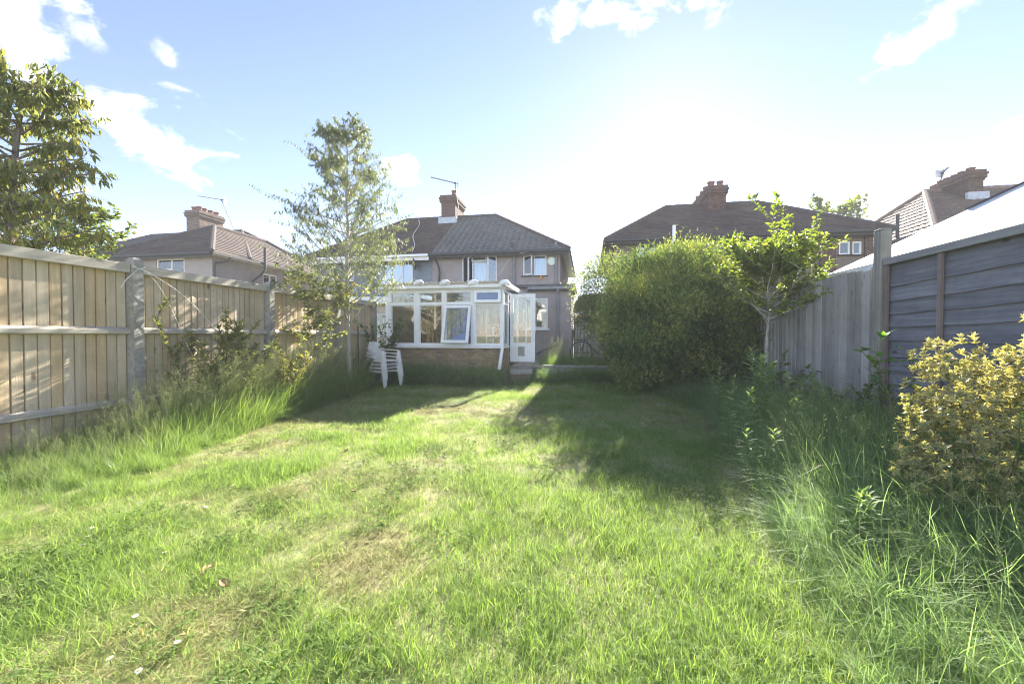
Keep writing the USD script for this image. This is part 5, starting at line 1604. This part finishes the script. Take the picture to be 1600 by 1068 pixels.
    # leafy plants in the border
    shrub('bramble', 'low bramble with broad green leaves below the slim tree', 'bramble', (2.75, 7.0, 0), 12, 41, M['twig'], M['ivy'], .075, .052, 34, 'oval', .9, (.55, 1.05), .6)
    shrub('bramble', 'bramble with arching stems under the tall square gate post', 'bramble', (3.2, 5.6, 0), 8, 42, M['twig'], M['ivy'], .075, .05, 26, 'oval', .9, (.5, .95), .55)
    shrub('bramble', 'broad-leaved bramble in front of the overlap fence panel', 'bramble', (3.15, 4.4, 0), 8, 43, M['twig'], M['bindweed'], .085, .05, 20, 'oval', .8, (.7, 1.25), .45)
    # yellow variegated shrub
    r = np.random.default_rng(90)
    b = np.array([2.62, 3.05, 0])
    t = thing('shrub', 'yellow and green variegated shrub at the right edge of the border', 'shrub', b)
    sets = []
    for (c, rr, n) in (((0, 0, .50), (.58, .50, .52), 640), ((-.22, .1, .86), (.30, .28, .26), 170), ((-.28, .15, 1.10), (.17, .16, .17), 62), ((.22, .05, 1.02), (.28, .26, .28), 190), ((.24, .05, 1.30), (.15, .14, .16), 60), ((-.42, -.1, .52), (.26, .28, .40), 170), ((.5, .1, .8), (.35, .3, .4), 190)):
        d = randdir(r, n, -.75, 1)
        rad = (.72 + .34 * meshkit.fbm(d * 2.3 + c[2], 3, 5)) * r.uniform(.72, 1.08, n)
        C = b + np.array(c) + d * np.array(rr) * rad[:, None] * 1.12
        k = C[:, 2] > .06
        C, d = C[k], d[k]
        axis = unit(d * .6 + UP * .75 + r.normal(0, .28, (len(C), 3)))
        for ring, (m, op, Lf) in enumerate(((5, .95, .040), (4, .55, .034), (2, .2, .024))):
            for j in range(m):
                a = j * 2 * np.pi / m + ring * .6 + r.uniform(0, .5, len(C))
                ref = unit(np.cross(axis, UP + .01))
                w = np.cross(axis, ref)
                o = ref * np.cos(a)[:, None] + w * np.sin(a)[:, None]
                D = unit(axis * (1.15 - op) + o * op)
                N = unit(axis - D * (axis * D).sum(1)[:, None] * .9 + r.normal(0, .1, axis.shape))
                Lr = Lf * r.uniform(.75, 1.15, len(C))
                v, f, q = leaves(C + axis * .012 * ring, D, N, Lr, Lr * .52, kind='oval', fold=.35, droop=-.12)
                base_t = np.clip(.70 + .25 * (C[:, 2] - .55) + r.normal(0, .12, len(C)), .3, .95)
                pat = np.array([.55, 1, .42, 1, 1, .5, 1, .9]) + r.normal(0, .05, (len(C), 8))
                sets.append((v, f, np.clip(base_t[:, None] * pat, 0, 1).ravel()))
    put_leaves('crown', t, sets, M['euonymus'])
    for k in range(16):
        a = r.uniform(0, 6.28)
        pts, rad = limb(r, b + [.06 * math.cos(a), .06 * math.sin(a), -.03], (math.cos(a) * .6, math.sin(a) * .6, 1.2), r.uniform(.6, 1.1), .012, .2, 7)
        obj('stem', tube(pts, rad, 5), M['twig'], t)
    # bindweed climbing over it
    v0 = thing('bindweed', 'bright green climbing bindweed with heart-shaped leaves on the yellow shrub', 'climber', b)
    sp = [np.array([2.32, 2.72, .55]), np.array([2.28, 2.66, .85]), np.array([2.42, 2.7, 1.05]), np.array([2.5, 2.62, 1.12]), np.array([2.72, 2.6, 1.10]), np.array([2.9, 2.62, 1.22])]
    obj('stem', tube(sp, .0025, 5), M['bindweed'], v0, tone=np.full(len(tube(sp, .0025, 5)[0]), .4))
    def heart(p, d, nrm, s, tone):
        d = unit(np.asarray(d, float)); nrm = unit(np.asarray(nrm, float))
        S_ = unit(np.cross(d, nrm)); nrm = np.cross(S_, d)
        o = np.array([(0, 0), (-.16, .20), (-.12, .42), (.15, .52), (.45, .40), (.75, .18), (1.05, 0)])
        L_ = np.array([p + s * (a * d + w * S_ + .18 * w * nrm - .12 * a * a * nrm) for a, w in o])
        R_ = np.array([p + s * (a * d - w * S_ + .18 * w * nrm - .12 * a * a * nrm) for a, w in o[1:-1]])
        m_ = np.array([p + s * (a * d - .12 * a * a * nrm) for a in (.15, .45, .75)])
        V = np.vstack([L_, R_, m_])
        F = [(0, 1, 12), (1, 2, 12), (2, 3, 12), (3, 4, 12), (4, 13, 12), (4, 5, 13), (5, 14, 13), (5, 6, 14), (0, 12, 7), (7, 12, 8), (8, 12, 9), (9, 12, 10), (10, 12, 13), (10, 13, 11), (11, 13, 14), (11, 14, 6)]
        obj('leaf', (V, np.array(F)), M['bindweed'], v0, tone=np.full(len(V), tone))
    for k, (x, y, z, s) in enumerate([(2.30, 2.64, .80, .085), (2.36, 2.66, .98, .075), (2.46, 2.62, 1.06, .09), (2.55, 2.6, 1.12, .085), (2.62, 2.58, 1.02, .095), (2.74, 2.6, 1.12, .09), (2.80, 2.58, 1.2, .08), (2.5, 2.58, .92, .08), (2.42, 2.6, .68, .07), (2.68, 2.55, .9, .09)]):
        heart(np.array([x, y, z]), (r.normal(0, .5), -.5 + r.normal(0, .3), r.uniform(-.5, .4)), (r.normal(0, .3), -.8, .7), s, r.uniform(.35, .9))
    # left side: tall hanging-leaf tree by the fence
    tree('tall_tree', 'tall slender tree with drooping grey-green leaves beside the far fence end', 'tree', (-5.0, 8.15, 0), 5.65, .06, 300, M['bark_pale'], M['euc'], .27,
         lambda h: np.interp(h, [.2, .3, .45, .6, .75, .9, 1.0], [1.1, 1.5, 1.5, 1.3, 1.05, .75, .30]), 96, 'hang', .085, .0165, 250, 'lance', .25, (.05, 0), elev=(.0, .9), twigs=8, droop=.15)
    tree('sapling', 'slim sapling with rounded leaves and pale stem in front of the fence', 'tree', (-5.1, 7.15, 0), 2.25, .026, 301, M['bark_pale'], M['pale_leaf'], .45,
         lambda h: np.interp(h, [.4, .6, .85, 1.0], [.4, .8, .85, .5]), 26, 'flat', .072, .046, 70, 'oval', .2, (.1, .1), elev=(.0, .6), twigs=4, droop=.2, tone=.6)
    s = thing('stake', 'thin green garden stake beside the tall slender tree', 'stake', (-5.0, 8.5, 0))
    obj('rod', tube([(-5.0, 8.5, -.1), (-5.01, 8.5, 1.45)], .014, 7), M['ivy'], s)
    obj('cap', tube([(-5.01, 8.5, 1.45), (-5.01, 8.5, 1.47)], .018, 7), M['ivy'], s)
    shrub('shrub', 'open shrub with narrow pointed leaves against the second fence bay', 'shrub', (-5.15, 4.95, 0), 13, 51, M['twig'], M['pale_leaf'], .095, .027, 170, 'lance', .42, (1.15, 1.95), .55, .30)
    shrub('shrub', 'sparse low shrub with reddish brown leaf tips by the third concrete post', 'shrub', (-5.05, 6.2, 0), 14, 52, M['twig'], M['pale_leaf'], .065, .034, 120, 'lance', .75, (.75, 1.3), .72, .25)
    shrub('bramble', 'dark leafy climber between the fence end and the stacked chairs', 'bramble', (-5.3, 10.0, 0), 16, 53, M['twig'], M['ivy'], .08, .055, 52, 'oval', .35, (.9, 1.75), .5, .1)
    shrub('bramble', 'low dark leafy plant at the feet of the stacked chairs', 'bramble', (-5.25, 8.95, 0), 12, 54, M['twig'], M['ivy'], .075, .05, 44, 'oval', .6, (.5, .95), .5, .1)
    # tree overhanging from the left
    tree('tree', 'near tree with pale drooping leaves overhanging the pale fence at the left edge', 'tree', (-6.55, 3.45, 0), 4.15, .09, 401, M['bark'], M['pale_leaf'], .46,
         lambda h: np.interp(h, [.4, .55, .8, 1.0], [.6, .80, .80, .45]), 64, 'hang', .105, .034, 120, 'lance', .1, (.25, .3), elev=(-.1, .9), twigs=8, droop=.2, tone=.6)
    t = thing('conifer', 'dark conifer hedge rising behind the pale fence at the left edge', 'conifer', (-12.6, 7.2, 0))
    S, _ = mass(rng, (-12.6, 7.2, 2.2), (1.9, 1.6, 2.55), 2600, 10, .12, .028, .6, .4, .3, 1.7, 61, .7, 'simple', .16, .4, .05, .35)
    put_leaves('crown', t, S, M['dark_conifer'])
    obj('trunk', tube([(-12.6, 7.2, -.1), (-12.6, 7.2, 3.5)], [.14, .04], 8), M['bark'], t)
    tree('tree', 'small leafy tree top behind the fence in front of the dark house roof', 'tree', (-9.0, 6.1, 0), 3.55, .05, 402, M['bark'], M['broad_mid'], .62,
         lambda h: np.interp(h, [.6, .8, 1.0], [.6, .75, .4]), 20, 'flat', .085, .05, 130, 'oval', .1, elev=(.0, .7), twigs=4, tone=.6)
    tree('tree', 'leafy treetop behind the brown roof on the right', 'tree', (16.2, 32, 0), 9.6, .22, 403, M['bark'], M['broad_mid'], .45,
         lambda h: np.interp(h, [.4, .7, .9, 1.0], [2.6, 3.0, 2.4, 1.2]), 26, 'upturn', .30, .20, 110, 'lance', .1, elev=(.2, .9), twigs=6, tone=.6)


def small_things():
    rng = np.random.default_rng(12)
    # dead leaves on the lawn
    spots = [(328, 889, 'dry brown leaf lying nearest the fence grass'), (352, 915, 'larger dry brown leaf on the dry lawn patch at left'), (556, 768, 'curled dark brown leaf standing on the mid lawn'), (540, 706, 'pale dry leaf lying on the lawn below the long shadow'), (1003, 662, 'dry leaf in the shade in front of the bush')]
    for k, (px, py, lab) in enumerate(spots):
        d = ray(px, py)
        p = EYE + d * (EYE[2] - .045) / -d[2]
        t = thing('dry_leaf', lab, 'leaf', p)
        a = rng.uniform(0, 6.28)
        n = 7
        u, v = np.meshgrid(np.linspace(0, 1, n), np.linspace(-1, 1, 5), indexing='ij')
        w = .022 * np.sin(np.pi * np.clip(u * .95 + .03, 0, 1)) ** .7
        x, y = u * .075 - .04, v * w
        z = .010 * v * v + .006 * np.sin(u * 5 + k)
        V = np.stack([x * math.cos(a) - y * math.sin(a), x * math.sin(a) + y * math.cos(a), z], -1).reshape(-1, 3) + p + [0, 0, .01]
        i, j = np.meshgrid(np.arange(n - 1), np.arange(4), indexing='ij')
        q = np.stack([i * 5 + j, (i + 1) * 5 + j, (i + 1) * 5 + j + 1, i * 5 + j + 1], -1).reshape(-1, 4)
        obj('blade', (V, q), M['dryleaf'], t, smooth=True)
        obj('stalk', tube([V[2], V[2] - np.array([math.cos(a), math.sin(a), -.2]) * .03], .0018, 4), M['dryleaf'], t)
    # daisies
    ds = [(128, 849), (137, 837), (141, 822), (196, 836), (241, 820), (320, 790), (365, 757), (257, 861), (213, 959), (222, 1038), (176, 1025), (275, 1000), (1042, 664)]
    first = None
    for k, (px, py) in enumerate(ds):
        d = ray(px, py)
        p = EYE + d * (EYE[2] - .07) / -d[2]
        p[2] = 0
        if first is None:
            t = thing('daisy', 'small white daisy dotted in the short lawn', 'daisy', p, 'daisies in the lawn')
            first = t
            obj('stem', tube([p, p + [.004, 0, .065]], .0014, 5), M['tall_green'], t)
            m = 14
            a = np.arange(m) * 2 * np.pi / m
            D = np.stack([np.cos(a), np.sin(a), np.full(m, .15)], 1)
            v, f, _ = leaves(np.repeat((p + [.004, 0, .066])[None], m, 0) + D * .004, D, np.repeat(UP[None], m, 0), .009, .004)
            obj('petals', (v, f), M['white_petal'], t)
            obj('eye', lathe([(0, 0), (.005, 0), (.004, .003), (0, .004)], p + [.004, 0, .066], 8), M['yellow_eye'], t, smooth=True)
        else:
            r = UsdGeom.Xform.Define(stage, f'/World/daisy_{k:03d}')
            r.AddTranslateOp().Set(Gf.Vec3d(*map(float, p)))
            r.AddRotateXYZOp().Set(Gf.Vec3f(float(rng.normal(0, 8)), float(rng.normal(0, 8)), float(rng.uniform(0, 360))))
            r.GetPrim().GetReferences().AddInternalReference(first.path)
            r.GetPrim().SetInstanceable(True)
            say(r.GetPrim(), 'small white daisy dotted in the short lawn', 'daisy', 'daisies in the lawn')


lawn()
clover()
tall_grass()
plants()
small_things()


# ---------------------------------------------------------------- air
HAZE = 0.0017
n = {'v': ('principled_volume', {'color': (.92, .95, 1.0), 'density': HAZE, 'anisotropy': .1})}
hz = usdkit.material(stage, '/World/Looks/haze_air', n, [], volume='v.volume')
obj('haze', bx(-420, 420, -320, 720, -1.2, 14), hz, kind='stuff')
